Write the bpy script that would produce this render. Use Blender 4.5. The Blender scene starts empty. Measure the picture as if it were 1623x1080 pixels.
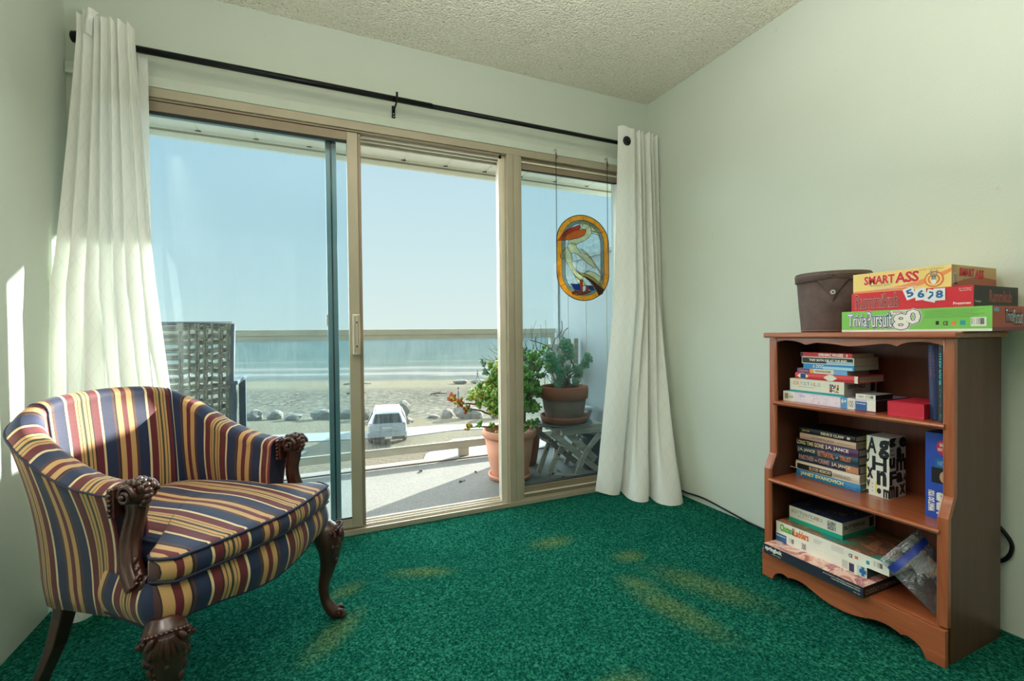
import bpy, bmesh, math, random
from mathutils import Vector, Matrix, noise
R_ = random.Random(7)
scene = bpy.context.scene
COL = scene.collection
PI = math.pi
def lin(c):
    c = c / 255.0
    return c / 12.92 if c <= 0.04045 else ((c + 0.055) / 1.055) ** 2.4
def rgb(r, g, b): return (lin(r), lin(g), lin(b), 1.0)

# ------------------------------------------------------------ materials
MATS = {}
class NT:
    def __init__(s, name):
        s.m = bpy.data.materials.new(name); s.m.use_nodes = True
        s.t = s.m.node_tree; s.t.nodes.clear()
        s.out = s.t.nodes.new('ShaderNodeOutputMaterial')
    def n(s, typ, **kw):
        nd = s.t.nodes.new(typ)
        for k, v in kw.items():
            if k.startswith('i_'):
                key = k[2:].replace('_', ' ')
                nd.inputs[key].default_value = v
            else: setattr(nd, k, v)
        return nd
    def l(s, a, b): s.t.links.new(a, b)
    def ramp(s, fac, stops, interp='LINEAR'):
        r = s.n('ShaderNodeValToRGB'); r.color_ramp.interpolation = interp
        els = r.color_ramp.elements
        while len(els) > 1: els.remove(els[-1])
        els[0].position = stops[0][0]; els[0].color = stops[0][1]
        for p, c in stops[1:]:
            e = els.new(p); e.color = c
        s.l(fac, r.inputs['Fac']); return r
    def coords(s, kind='Object', scale=(1, 1, 1), rot=(0, 0, 0)):
        tc = s.n('ShaderNodeTexCoord'); mp = s.n('ShaderNodeMapping')
        mp.inputs['Scale'].default_value = scale; mp.inputs['Rotation'].default_value = rot
        s.l(tc.outputs[kind], mp.inputs['Vector']); return mp.outputs['Vector']
    def noise(s, vec, scale, detail=3, rough=0.5, dist=0.0):
        nd = s.n('ShaderNodeTexNoise'); nd.inputs['Scale'].default_value = scale
        nd.inputs['Detail'].default_value = detail; nd.inputs['Roughness'].default_value = rough
        nd.inputs['Distortion'].default_value = dist
        s.l(vec, nd.inputs['Vector']); return nd
    def mix(s, fac, a, b, mode='MIX'):
        nd = s.n('ShaderNodeMix', data_type='RGBA', blend_type=mode)
        for sock, v in ((nd.inputs[0], fac), (nd.inputs[6], a), (nd.inputs[7], b)):
            if hasattr(v, 'links') or hasattr(v, 'is_linked'): s.l(v, sock)
            else: sock.default_value = v
        return nd.outputs[2]
    def bump(s, h, strength=0.3, dist=0.01, normal=None):
        b = s.n('ShaderNodeBump'); b.inputs['Strength'].default_value = strength
        b.inputs['Distance'].default_value = dist; s.l(h, b.inputs['Height'])
        if normal is not None: s.l(normal, b.inputs['Normal'])
        return b.outputs['Normal']
    def bsdf(s, color=None, rough=0.6, metal=0.0, normal=None, spec=None, **kw):
        b = s.n('ShaderNodeBsdfPrincipled')
        if color is not None:
            if hasattr(color, 'is_linked'): s.l(color, b.inputs['Base Color'])
            else: b.inputs['Base Color'].default_value = color
        if hasattr(rough, 'is_linked'): s.l(rough, b.inputs['Roughness'])
        else: b.inputs['Roughness'].default_value = rough
        b.inputs['Metallic'].default_value = metal
        if spec is not None: b.inputs['Specular IOR Level'].default_value = spec
        if normal is not None: s.l(normal, b.inputs['Normal'])
        for k, v in kw.items(): b.inputs[k.replace('_', ' ')].default_value = v
        s.l(b.outputs[0], s.out.inputs['Surface']); return b

def M(name, color=(200, 200, 200), rough=0.6, metal=0.0, var=0.06, vscale=8.0, bump=0.0, bscale=60.0, spec=0.4, **kw):
    """plain procedural surface: base colour with slight noise variation and optional bump"""
    if name in MATS: return MATS[name]
    t = NT(name); v = t.coords()
    base = rgb(*color)
    n1 = t.noise(v, vscale, 4)
    dark = tuple(c * (1 - var) for c in base[:3]) + (1,)
    lite = tuple(min(1, c * (1 + var)) for c in base[:3]) + (1,)
    c = t.ramp(n1.outputs['Fac'], [(0.3, dark), (0.7, lite)]).outputs['Color']
    nm = None
    if bump > 0: nm = t.bump(t.noise(v, bscale, 3).outputs['Fac'], bump, 0.004)
    t.bsdf(c, rough, metal, nm, spec, **kw)
    MATS[name] = t.m; return t.m

def wood(name, c1, c2, rough=0.35, scale=1.0, axis='Y', coat=0.3, spec=0.5):
    if name in MATS: return MATS[name]
    t = NT(name)
    sc = {'X': (1, 14, 14), 'Y': (14, 1, 14), 'Z': (14, 14, 1)}[axis]
    v = t.coords(scale=tuple(q * scale for q in sc))
    n = t.noise(v, 3.0, 6, 0.6, 0.6)
    c = t.ramp(n.outputs['Fac'], [(0.25, rgb(*c1)), (0.5, rgb(*[(a + b) / 2 for a, b in zip(c1, c2)])), (0.75, rgb(*c2))]).outputs['Color']
    nm = t.bump(n.outputs['Fac'], 0.08, 0.002)
    t.bsdf(c, rough, 0, nm, spec, Coat_Weight=coat, Coat_Roughness=0.15)
    MATS[name] = t.m; return t.m

# ------------------------------------------------------------ mesh builder
_txt = {}
def text_geo(s, bold=0.0):
    key = (s, bold)
    if key in _txt: return _txt[key]
    cu = bpy.data.curves.new('lettering', 'FONT'); cu.body = s; cu.size = 1.0; cu.offset = bold
    cu.resolution_u = 2; cu.fill_mode = 'FRONT'
    o = bpy.data.objects.new('lettering', cu); COL.objects.link(o)
    dg = bpy.context.evaluated_depsgraph_get()
    me = bpy.data.meshes.new_from_object(o.evaluated_get(dg))
    vs = [v.co.copy() for v in me.vertices]; fs = [list(p.vertices) for p in me.polygons]
    bpy.data.objects.remove(o); bpy.data.curves.remove(cu); bpy.data.meshes.remove(me)
    _txt[key] = (vs, fs); return _txt[key]

class MB:
    def __init__(s):
        s.bm = bmesh.new(); s.mats = []; s.uv = s.bm.loops.layers.uv.new('UVMap'); s.sm = False
    def mi(s, m):
        if m not in s.mats: s.mats.append(m)
        return s.mats.index(m)
    def face(s, vs, m, uvs=None, smooth=None):
        try: f = s.bm.faces.new(vs)
        except ValueError: return None
        f.material_index = s.mi(m); f.smooth = s.sm if smooth is None else smooth
        if uvs:
            for l, uv in zip(f.loops, uvs): l[s.uv].uv = uv
        return f
    def box(s, lo, hi, m, mx=None):
        x0, y0, z0 = lo; x1, y1, z1 = hi
        co = [(x0, y0, z0), (x1, y0, z0), (x1, y1, z0), (x0, y1, z0), (x0, y0, z1), (x1, y0, z1), (x1, y1, z1), (x0, y1, z1)]
        if mx is not None: co = [mx @ Vector(c) for c in co]
        v = [s.bm.verts.new(c) for c in co]
        out = []
        for q in ((0, 3, 2, 1), (4, 5, 6, 7), (0, 1, 5, 4), (1, 2, 6, 5), (2, 3, 7, 6), (3, 0, 4, 7)):
            out.append(s.face([v[i] for i in q], m, smooth=False))
        return out
    def bar(s, a, b, w, h, m, up=(0, 0, 1)):
        """rectangular bar from a to b, w across, h along up"""
        a = Vector(a); b = Vector(b); d = (b - a); L = d.length; d.normalize()
        u = Vector(up); sd = d.cross(u)
        if sd.length < 1e-4: sd = d.cross(Vector((1, 0, 0)))
        sd.normalize(); u = sd.cross(d)
        mx = Matrix((d, sd, u)).transposed().to_4x4(); mx.translation = a
        s.box((0, -w / 2, -h / 2), (L, w / 2, h / 2), m, mx)
    def rings(s, rings, m, closed_ring=True, cap=True, uvs=None, smooth=True, loop=False):
        R = [[s.bm.verts.new(p) for p in r] for r in rings]
        n = len(R[0]); k = len(R)
        for i in range(k if loop else k - 1):
            i2 = (i + 1) % k
            for j in range(n if closed_ring else n - 1):
                j2 = (j + 1) % n
                uv = None
                if uvs: uv = [uvs(i, j), uvs(i, j + 1), uvs(i + 1, j + 1), uvs(i + 1, j)]
                s.face([R[i][j], R[i][j2], R[i2][j2], R[i2][j]], m, uv, smooth)
        if cap and closed_ring and not loop:
            s.face(list(reversed(R[0])), m, smooth=False); s.face(R[-1], m, smooth=False)
        return R
    def tube(s, pts, r, m, n=8, cap=True, flute=0.0, nf=5, twist=0.0, closed=False, squash=1.0):
        pts = [Vector(p) for p in pts]; k = len(pts)
        rr = r if isinstance(r, (list, tuple)) else [r] * k
        rings = []; prev = None
        for i, p in enumerate(pts):
            if closed: d = pts[(i + 1) % k] - pts[i - 1]
            else: d = pts[min(i + 1, k - 1)] - pts[max(i - 1, 0)]
            if d.length < 1e-9: d = Vector((0, 0, 1))
            d.normalize()
            if prev is None:
                ref = Vector((0, 0, 1)) if abs(d.z) < .9 else Vector((1, 0, 0))
                a = d.cross(ref).normalized()
            else:
                a = (prev - d * prev.dot(d)); a.normalize()
            prev = a; b = d.cross(a)
            ring = []
            for j in range(n):
                t = 2 * PI * j / n + twist * i
                q = rr[i] * (1 + flute * math.cos(nf * t))
                ring.append(p + a * (q * math.cos(t)) + b * (q * math.sin(t) * squash))
            rings.append(ring)
        s.rings(rings, m, cap=cap and not closed, loop=closed)
    def lathe(s, prof, c, m, n=32, axis='Z', smooth=True, cap=True):
        cx, cy, cz = c; rings = []
        for r, z in prof:
            ring = []
            for j in range(n):
                t = 2 * PI * j / n
                if axis == 'Z': ring.append((cx + r * math.cos(t), cy + r * math.sin(t), cz + z))
                elif axis == 'Y': ring.append((cx + r * math.cos(t), cy - z, cz + r * math.sin(t)))
                else: ring.append((cx + z, cy + r * math.cos(t), cz + r * math.sin(t)))
            rings.append(ring)
        s.rings(rings, m, cap=cap, smooth=smooth)
    def prism(s, poly, axis, a, b, m, smooth=False):
        """poly in the plane perpendicular to axis, extruded from a to b"""
        def P(p, t):
            if axis == 'X': return (t, p[0], p[1])
            if axis == 'Y': return (p[0], t, p[1])
            return (p[0], p[1], t)
        A = [s.bm.verts.new(P(p, a)) for p in poly]; B = [s.bm.verts.new(P(p, b)) for p in poly]
        n = len(poly)
        s.face(A, m, smooth=False); s.face(list(reversed(B)), m, smooth=False)
        for i in range(n):
            j = (i + 1) % n
            s.face([A[i], B[i], B[j], A[j]], m, smooth=smooth)
    def grid(s, f, nu, nv, m, uv=None, smooth=True):
        V = [[s.bm.verts.new(f(i / nu, j / nv)) for j in range(nv + 1)] for i in range(nu + 1)]
        for i in range(nu):
            for j in range(nv):
                uvs = None
                if uv: uvs = [uv(i / nu, j / nv), uv((i + 1) / nu, j / nv), uv((i + 1) / nu, (j + 1) / nv), uv(i / nu, (j + 1) / nv)]
                s.face([V[i][j], V[i + 1][j], V[i + 1][j + 1], V[i][j + 1]], m, uvs, smooth)
        return V
    def blob(s, c, r, m, sub=2, rot=None, jitter=0.0, smooth=True):
        r = r if isinstance(r, (list, tuple)) else (r, r, r)
        res = bmesh.ops.create_icosphere(s.bm, subdivisions=sub, radius=1.0)
        mm = Matrix.Diagonal((*r, 1))
        if rot is not None: mm = rot.to_4x4() @ mm
        mm = Matrix.Translation(Vector(c)) @ mm
        idx = s.mi(m); fs = set()
        for v in res['verts']:
            if jitter: v.co *= 1 + R_.uniform(-jitter, jitter)
            v.co = mm @ v.co
            fs.update(v.link_faces)
        for f in fs: f.material_index = idx; f.smooth = smooth
    def geo(s, vs, fs, m, mx=None):
        V = [s.bm.verts.new(mx @ Vector(v) if mx else v) for v in vs]
        for f in fs: s.face([V[i] for i in f], m, smooth=False)
    def text(s, st, o, xd, yd, w, h, m, bold=0.0, fit=True, lift=0.0005):
        """lettering: lower-left corner o, along xd, up yd, fitted to w by h"""
        vs, fs = text_geo(st, bold)
        if not vs: return
        vb = text_geo(st, 0.0)[0]
        x0 = min(v.x for v in vb); x1 = max(v.x for v in vb); y0 = min(v.y for v in vb); y1 = max(v.y for v in vb)
        xd = Vector(xd).normalized(); yd = Vector(yd).normalized(); n = xd.cross(yd).normalized()
        sx = w / max(x1 - x0, 1e-6); sy = h / max(y1 - y0, 1e-6)
        if not fit: sy = sx = min(sx, sy)
        o = Vector(o) + n * lift
        s.geo([o + xd * ((v.x - x0) * sx) + yd * ((v.y - y0) * sy) for v in vs], fs, m)
    def quad(s, o, xd, yd, w, h, m, lift=0.0003):
        xd = Vector(xd).normalized(); yd = Vector(yd).normalized(); n = xd.cross(yd).normalized()
        o = Vector(o) + n * lift
        v = [s.bm.verts.new(p) for p in (o, o + xd * w, o + xd * w + yd * h, o + yd * h)]
        return s.face(v, m, [(0, 0), (1, 0), (1, 1), (0, 1)], smooth=False)
    def poly(s, pts, m):
        return s.face([s.bm.verts.new(p) for p in pts], m, smooth=False)
    def build(s, name, parent=None, bevel=0.0, seg=2, world=True, sub=0, solid=0.0, rot=None, recalc=True, remesh=0.0, angle=35):
        if recalc: bmesh.ops.recalc_face_normals(s.bm, faces=s.bm.faces)
        me = bpy.data.meshes.new(name); o = bpy.data.objects.new(name, me)
        if parent is None:
            xs = [v.co for v in s.bm.verts]
            c = Vector(((min(v.x for v in xs) + max(v.x for v in xs)) / 2, (min(v.y for v in xs) + max(v.y for v in xs)) / 2, min(v.z for v in xs)))
            bmesh.ops.translate(s.bm, verts=s.bm.verts, vec=-c); o.location = c
        elif world:
            bmesh.ops.transform(s.bm, verts=s.bm.verts, matrix=wmat(parent).inverted())
        s.bm.to_mesh(me); s.bm.free()
        for m in s.mats: me.materials.append(m)
        COL.objects.link(o)
        if parent is not None: o.parent = parent
        if solid:
            md = o.modifiers.new('thickness', 'SOLIDIFY'); md.thickness = solid; md.offset = 0
        if bevel:
            md = o.modifiers.new('bevel', 'BEVEL'); md.width = bevel; md.segments = seg; md.limit_method = 'ANGLE'; md.angle_limit = math.radians(angle)
            md.harden_normals = False
        if remesh:
            md = o.modifiers.new('remesh', 'REMESH'); md.mode = 'VOXEL'; md.voxel_size = remesh; md.use_smooth_shade = True
        if sub:
            md = o.modifiers.new('subdivision', 'SUBSURF'); md.levels = sub; md.render_levels = sub
        return o
def wmat(o):
    m = Matrix.Identity(4); ch = []
    while o is not None: ch.append(o); o = o.parent
    for q in reversed(ch): m = m @ Matrix.LocRotScale(q.location, q.rotation_euler, q.scale)
    return m
def tag(o, label=None, cat=None, group=None, kind=None):
    if label: o['label'] = label
    if cat: o['category'] = cat
    if group: o['group'] = group
    if kind: o['kind'] = kind
    return o
def thing(name, label, cat, loc=(0, 0, 0), rz=0.0, group=None, kind=None):
    o = bpy.data.objects.new(name, None); o.empty_display_size = 0.1; COL.objects.link(o)
    o.location = loc; o.rotation_euler = (0, 0, rz)
    return tag(o, label, cat, group, kind)
def structure(name, loc=(0, 0, 0)):
    return thing(name, None, None, loc, kind='structure')
def lerp(a, b, t): return a + (b - a) * t
def crom(P, n):
    """catmull-rom through points, n samples per span"""
    P = [Vector(p) for p in P]; out = []
    for i in range(len(P) - 1):
        p0 = P[max(i - 1, 0)]; p1 = P[i]; p2 = P[i + 1]; p3 = P[min(i + 2, len(P) - 1)]
        for j in range(n):
            t = j / n
            out.append(0.5 * ((2 * p1) + (p2 - p0) * t + (2 * p0 - 5 * p1 + 4 * p2 - p3) * t * t + (3 * p1 - p0 - 3 * p2 + p3) * t ** 3))
    out.append(P[-1]); return out
def sample(P, t):
    k = (len(P) - 1) * max(0, min(1, t)); i = min(int(k), len(P) - 2); return P[i].lerp(P[i + 1], k - i)
# ============================================================ ROOM
XR, XL, YW, ZC = 2.038, -0.843, 2.383, 2.44
def wall_mat(name, col, c2):
    t = NT(name); v = t.coords()
    n = t.noise(v, 1.3, 4); c = t.ramp(n.outputs['Fac'], [(0.3, rgb(*c2)), (0.7, rgb(*col))]).outputs['Color']
    # small scuffs
    sp = t.noise(v, 9, 6, 0.7); fac = t.ramp(sp.outputs['Fac'], [(0.68, (0, 0, 0, 1)), (0.74, (.5, .5, .5, 1))]).outputs['Color']
    c = t.mix(fac, c, rgb(190, 178, 158))
    nm = t.bump(t.noise(v, 130, 3, 0.6).outputs['Fac'], 0.22, 0.003)
    t.bsdf(c, 0.72, 0, nm, 0.25); return t.m
m_wall = wall_mat('wall_paint', (207, 214, 203), (202, 209, 197))
def popcorn():
    t = NT('popcorn_ceiling'); v = t.coords()
    a = t.noise(v, 85, 4, 0.65, 0.3); b = t.n('ShaderNodeTexVoronoi'); b.inputs['Scale'].default_value = 110; t.l(v, b.inputs['Vector'])
    mixh = t.n('ShaderNodeMath', operation='SUBTRACT'); t.l(a.outputs['Fac'], mixh.inputs[0]); t.l(b.outputs['Distance'], mixh.inputs[1])
    c = t.ramp(a.outputs['Fac'], [(0.31, rgb(176, 164, 140)), (0.40, rgb(238, 232, 214)), (0.7, rgb(252, 248, 234))]).outputs['Color']
    t.bsdf(c, 0.95, 0, t.bump(mixh.outputs[0], .75, 0.014), 0.1); return t.m
m_ceil = popcorn()
def carpet():
    t = NT('green_carpet'); v = t.coords()
    n = t.noise(v, 120, 4, 0.72, 0.4); n2 = t.noise(v, 3.2, 4, 0.6); n3 = t.noise(v, 60, 3, 0.6)
    c = t.ramp(n.outputs['Fac'], [(0.34, rgb(6, 40, 34)), (0.5, rgb(24, 98, 80)), (0.68, rgb(70, 160, 132))]).outputs['Color']
    c = t.mix(t.ramp(n2.outputs['Fac'], [(0.35, (0, 0, 0, 1)), (0.7, (0.35, 0.35, 0.35, 1))]).outputs['Color'], c, rgb(12, 78, 68))
    # patches of reflected sunlight painted into the pile colour
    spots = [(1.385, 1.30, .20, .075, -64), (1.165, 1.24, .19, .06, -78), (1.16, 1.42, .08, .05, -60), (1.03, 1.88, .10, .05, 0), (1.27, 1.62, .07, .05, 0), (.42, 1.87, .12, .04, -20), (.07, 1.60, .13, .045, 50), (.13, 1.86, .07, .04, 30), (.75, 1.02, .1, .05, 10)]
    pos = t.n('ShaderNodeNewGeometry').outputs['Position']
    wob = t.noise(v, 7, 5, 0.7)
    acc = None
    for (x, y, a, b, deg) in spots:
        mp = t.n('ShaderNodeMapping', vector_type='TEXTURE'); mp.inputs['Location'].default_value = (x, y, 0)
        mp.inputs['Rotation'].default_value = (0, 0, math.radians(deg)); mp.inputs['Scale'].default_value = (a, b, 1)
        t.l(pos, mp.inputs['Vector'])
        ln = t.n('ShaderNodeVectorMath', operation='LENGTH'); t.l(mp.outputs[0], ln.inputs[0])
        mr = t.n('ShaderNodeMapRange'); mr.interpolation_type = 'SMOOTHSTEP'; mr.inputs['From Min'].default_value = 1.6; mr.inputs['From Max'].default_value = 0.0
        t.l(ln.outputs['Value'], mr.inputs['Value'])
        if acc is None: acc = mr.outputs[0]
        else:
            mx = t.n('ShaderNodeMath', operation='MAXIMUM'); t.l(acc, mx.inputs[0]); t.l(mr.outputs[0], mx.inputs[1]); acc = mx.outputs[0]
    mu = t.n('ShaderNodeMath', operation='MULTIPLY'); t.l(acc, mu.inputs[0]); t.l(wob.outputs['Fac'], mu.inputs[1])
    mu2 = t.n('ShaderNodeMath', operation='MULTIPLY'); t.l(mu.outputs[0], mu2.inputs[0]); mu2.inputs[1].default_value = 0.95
    sun_patch = t.ramp(n.outputs['Fac'], [(0.36, rgb(40, 80, 45)), (0.66, rgb(150, 168, 96))]).outputs['Color']
    c = t.mix(mu2.outputs[0], c, sun_patch)
    ad = t.n('ShaderNodeMath', operation='ADD'); t.l(n.outputs['Fac'], ad.inputs[0]); t.l(n3.outputs['Fac'], ad.inputs[1])
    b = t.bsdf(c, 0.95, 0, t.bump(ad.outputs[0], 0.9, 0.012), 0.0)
    return t.m
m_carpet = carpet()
YB = -2.4
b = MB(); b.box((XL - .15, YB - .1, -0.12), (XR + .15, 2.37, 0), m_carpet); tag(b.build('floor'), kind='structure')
b = MB(); b.box((XL - .15, YB - .1, ZC), (XR + .15, YW + .15, ZC + .12), m_ceil); tag(b.build('ceiling'), kind='structure')
b = MB(); b.box((XR, YB - .1, 0), (XR + .15, YW + .15, ZC), m_wall); tag(b.build('wall_right'), kind='structure')
b = MB(); b.box((XL - .15, YB - .1, 0), (XL, YW + .15, ZC), m_wall); tag(b.build('wall_left'), kind='structure')
b = MB(); b.box((XL, YB - .1, 0), (XR, YB, ZC), m_wall); tag(b.build('wall_back'), kind='structure')
b = MB()
OX0, OX1, OZ = -0.80, 1.86, 2.011
b.box((XL, YW, 0), (OX0, YW + .15, ZC), m_wall); b.box((OX1, YW, 0), (XR, YW + .15, ZC), m_wall); b.box((OX0, YW, OZ), (OX1, YW + .15, ZC), m_wall)
tag(b.build('wall_front'), kind='structure')
m_trim = M('trim_paint', (208, 215, 203), 0.45, var=0.04, bump=0.05)
b = MB(); b.box((XL + .002, YW - .018, 2.012), (XR - .002, YW, 2.058), m_trim); tag(b.build('trim_1', bevel=.003), kind='structure')

# ---- aluminium sliding door unit
def frame_mat(name, col, rough=.38):
    return M(name, col, rough, 0.25, var=0.05, vscale=5, spec=.5)
m_fr = frame_mat('bronze_aluminium', (176, 166, 146)); m_frd = frame_mat('bronze_aluminium_dark', (150, 134, 114)); m_frl = frame_mat('bronze_aluminium_edge', (236, 226, 208), .25)
m_gask = M('door_gasket', (40, 44, 44), .6)
m_alu2 = M('grey_aluminium', (122, 150, 156), .35, .4, spec=.5)
def glass_mat(name, tint, refl=0.06, dirt=0.0, dirtcol=(225, 232, 226)):
    t = NT(name); tr = t.n('ShaderNodeBsdfTransparent'); tr.inputs['Color'].default_value = tint
    gl = t.n('ShaderNodeBsdfGlossy'); gl.inputs['Roughness'].default_value = 0.02
    lw = t.n('ShaderNodeLayerWeight'); lw.inputs['Blend'].default_value = .5; pw = t.n('ShaderNodeMath', operation='POWER'); t.l(lw.outputs['Facing'], pw.inputs[0]); pw.inputs[1].default_value = 5.0
    fr = t.n('ShaderNodeMapRange'); fr.inputs['To Min'].default_value = .02; fr.inputs['To Max'].default_value = .6; t.l(pw.outputs[0], fr.inputs[0])
    mx = t.n('ShaderNodeMixShader'); t.l(fr.outputs[0], mx.inputs[0]); t.l(tr.outputs[0], mx.inputs[1]); t.l(gl.outputs[0], mx.inputs[2])
    sh = mx.outputs[0]
    if dirt:
        v = t.coords(); n = t.noise(v, 2.2, 5, .7); st = t.noise(t.coords(scale=(26, 1, 1.6)), 3, 5, .8)
        mm = t.n('ShaderNodeMath', operation='MULTIPLY'); t.l(n.outputs['Fac'], mm.inputs[0]); t.l(st.outputs['Fac'], mm.inputs[1])
        f = t.ramp(mm.outputs[0], [(0.15, (0, 0, 0, 1)), (0.42, (dirt,) * 3 + (1,))]).outputs['Color']
        df = t.n('ShaderNodeBsdfTranslucent'); df.inputs['Color'].default_value = rgb(*dirtcol)
        d2 = t.n('ShaderNodeBsdfDiffuse'); d2.inputs['Color'].default_value = rgb(*dirtcol)
        ds = t.n('ShaderNodeMixShader'); ds.inputs[0].default_value = .5; t.l(df.outputs[0], ds.inputs[1]); t.l(d2.outputs[0], ds.inputs[2])
        m2 = t.n('ShaderNodeMixShader'); t.l(f, m2.inputs[0]); t.l(sh, m2.inputs[1]); t.l(ds.outputs[0], m2.inputs[2]); sh = m2.outputs[0]
    t.l(sh, t.out.inputs['Surface']); return t.m
m_gl = glass_mat('tinted_door_glass', (.84, .925, .955, 1), dirt=.02)
m_gr = glass_mat('sidelight_glass', (.84, .92, .94, 1), dirt=.015)
m_grail = glass_mat('dusty_railing_glass', (.95, .98, .97, 1), dirt=.05)

D = structure('door_1', (0.5, 2.42, 0))
b = MB(); b.box((OX0, 2.368, 1.972), (OX1, 2.53, 2.011), m_fr); b.box((OX0, 2.376, 1.962), (1.0, 2.40, 1.972), m_frd)
b.box((.262, 2.402, 1.952), (1.02, 2.415, 1.972), m_frl); b.box((.262, 2.43, 1.945), (1.02, 2.442, 1.972), m_frl); b.box((.262, 2.47, 1.94), (1.02, 2.485, 1.972), m_frl); b.build('header', D, bevel=.0015)
b = MB(); b.box((OX0, 2.362, 0), (OX1, 2.375, .024), m_fr); b.box((OX0, 2.375, 0), (OX1, 2.53, .012), m_frd)
for y in (2.40, 2.432, 2.465): b.box((OX0, y, .012), (1.03, y + .006, .03), m_frl)
b.build('sill_track', D, bevel=.001)
b = MB(); b.box((1.037, 2.368, 0.0), (1.0755, 2.53, 1.972), m_fr); b.box((1.0765, 2.366, 0.0), (1.112, 2.53, 1.972), m_fr)
b.box((1.0, 2.402, .012), (1.0385, 2.412, 1.972), m_frl); b.box((1.008, 2.43, .012), (1.0385, 2.442, 1.972), m_frl); b.box((1.018, 2.47, .012), (1.0385, 2.485, 1.972), m_frl); b.build('jamb', D, bevel=.0015)
b = MB(); b.box((OX0, 2.368, 0), (OX0 + .035, 2.53, 1.972), m_fr); b.build('jamb', D, bevel=.0015)
# sliding panel (left), its stile carries the handle
S = structure('door_2', (-.26, 2.395, 0.02))
b = MB(); b.box((.197, 2.378, .03), (.247, 2.412, 1.96), m_fr); b.box((.247, 2.384, .03), (.262, 2.404, 1.96), m_frd); b.build('stile', S, bevel=.002)
b = MB(); b.box((-.765, 2.378, .03), (-.71, 2.412, 1.96), m_fr); b.build('stile', S, bevel=.002)
b = MB(); b.box((-.71, 2.380, 1.918), (.197, 2.411, 1.96), m_frd); b.box((-.71, 2.3795, 1.905), (.197, 2.39, 1.9175), m_gask); b.build('top_rail', S, bevel=.0015)
b = MB(); b.box((-.71, 2.380, .03), (.197, 2.411, .075), m_fr); b.box((-.71, 2.3795, .0755), (.197, 2.39, .082), m_gask); b.build('bottom_rail', S, bevel=.0015)
b = MB(); b.box((-.712, 2.395, .07), (.199, 2.400, 1.93), m_gl); b.build('pane', S)
b = MB(); b.box((.210, 2.345, .88), (.243, 2.3775, 1.075), m_frl)
b.box((.214, 2.332, .89), (.222, 2.345, 1.065), m_fr); b.box((.232, 2.34, .885), (.241, 2.3455, 1.07), m_fr)
for z in (.92, 1.035): b.lathe([(0, .0), (.004, .0), (.004, .002), (0, .002)], (.228, 2.344, z), m_gask, 10, 'Y')
b.build('handle', S, bevel=.002)
# outer fixed panel behind it: blue grey stile
T_ = structure('door_3', (-.3, 2.46, 0.01))
b = MB(); b.box((.103, 2.445, .012), (.128, 2.475, 1.93), m_alu2); b.box((.1285, 2.442, .012), (.152, 2.478, 1.93), m_alu2); b.box((.124, 2.440, .012), (.1315, 2.4445, 1.93), m_gask); b.build('stile', T_, bevel=.0015)
b = MB(); b.box((-.765, 2.445, 1.93), (.152, 2.475, 1.971), m_alu2); b.build('top_rail', T_, bevel=.0015)
b = MB(); b.box((-.765, 2.445, .0125), (.103, 2.475, .05), m_alu2); b.build('bottom_rail', T_, bevel=.0015)
b = MB(); b.box((.095, 2.436, 1.02), (.104, 2.45, 1.075), m_frl); b.build('latch', T_, bevel=.001)
# fixed sidelight
Wn = structure('window_1', (1.47, 2.4, 0.02))
b = MB(); b.box((1.113, 2.372, .024), (1.128, 2.43, 1.972), m_fr); b.build('stile', Wn, bevel=.0015)
b = MB(); b.box((1.80, 2.372, .024), (OX1, 2.43, 1.972), m_fr); b.build('stile', Wn, bevel=.0015)
b = MB(); b.box((1.128, 2.396, .093), (1.80, 2.43, .098), m_gask); b.box((1.128, 2.388, .024), (1.80, 2.43, .093), m_frd); b.box((1.128, 2.380, .05), (1.80, 2.389, .058), m_frl); b.box((1.128, 2.376, .024), (1.80, 2.384, .03), m_fr); b.build('bottom_rail', Wn, bevel=.0015)
b = MB(); b.box((1.128, 2.396, 1.912), (1.80, 2.43, 1.95), m_frd); b.box((1.128, 2.388, 1.945), (1.80, 2.43, 1.955), m_frl); b.box((1.128, 2.392, 1.955), (1.80, 2.43, 1.972), m_frd); b.box((1.128, 2.395, 1.905), (1.80, 2.40, 1.912), m_gask); b.build('top_rail', Wn, bevel=.0015)
b = MB(); b.box((1.126, 2.412, .095), (1.802, 2.417, 1.915), m_gr); b.build('pane', Wn)

# ---- curtain rod
m_blk = M('black_metal', (26, 27, 30), .35, .6, spec=.5)
Rd = thing('curtain_rod', 'long black metal curtain rod above the sliding door, carrying both white curtains', 'curtain rod', (.5, 2.30, 2.12))
b = MB(); b.tube([(-.765, 2.30, 2.122), (.60, 2.30, 2.122)], .0135, m_blk, 16); b.build('outer_tube', Rd)
b = MB(); b.tube([(.60, 2.30, 2.1205), (1.79, 2.30, 2.1205)], .0115, m_blk, 16); b.build('inner_tube', Rd)
for x, sg in ((-.765, -1), (1.79, 1)):
    b = MB(); b.tube([(x - sg * .008, 2.30, 2.121), (x, 2.30, 2.121), (x + sg * .012, 2.30, 2.121), (x + sg * .028, 2.30, 2.121), (x + sg * .032, 2.30, 2.121)], [.013, .021, .0225, .02, .012], m_blk, 18); b.build('finial', Rd)
b = MB(); b.box((.415, 2.377, 2.060), (.431, 2.3825, 2.125), m_blk); b.box((.419, 2.30, 2.100), (.427, 2.377, 2.106), m_blk)
b.tube([(.423, 2.30 + .0165 * math.cos(t), 2.122 + .0165 * math.sin(t)) for t in [i * PI / 10 - PI for i in range(16)]], .0035, m_blk, 8)
b.box((.418, 2.278, 2.12), (.428, 2.285, 2.148), m_blk)
for z in (2.072, 2.086): b.lathe([(0, 0), (.0035, 0), (.0025, .002), (0, .0022)], (.423, 2.377, z), m_frl, 8, 'Y')
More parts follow.
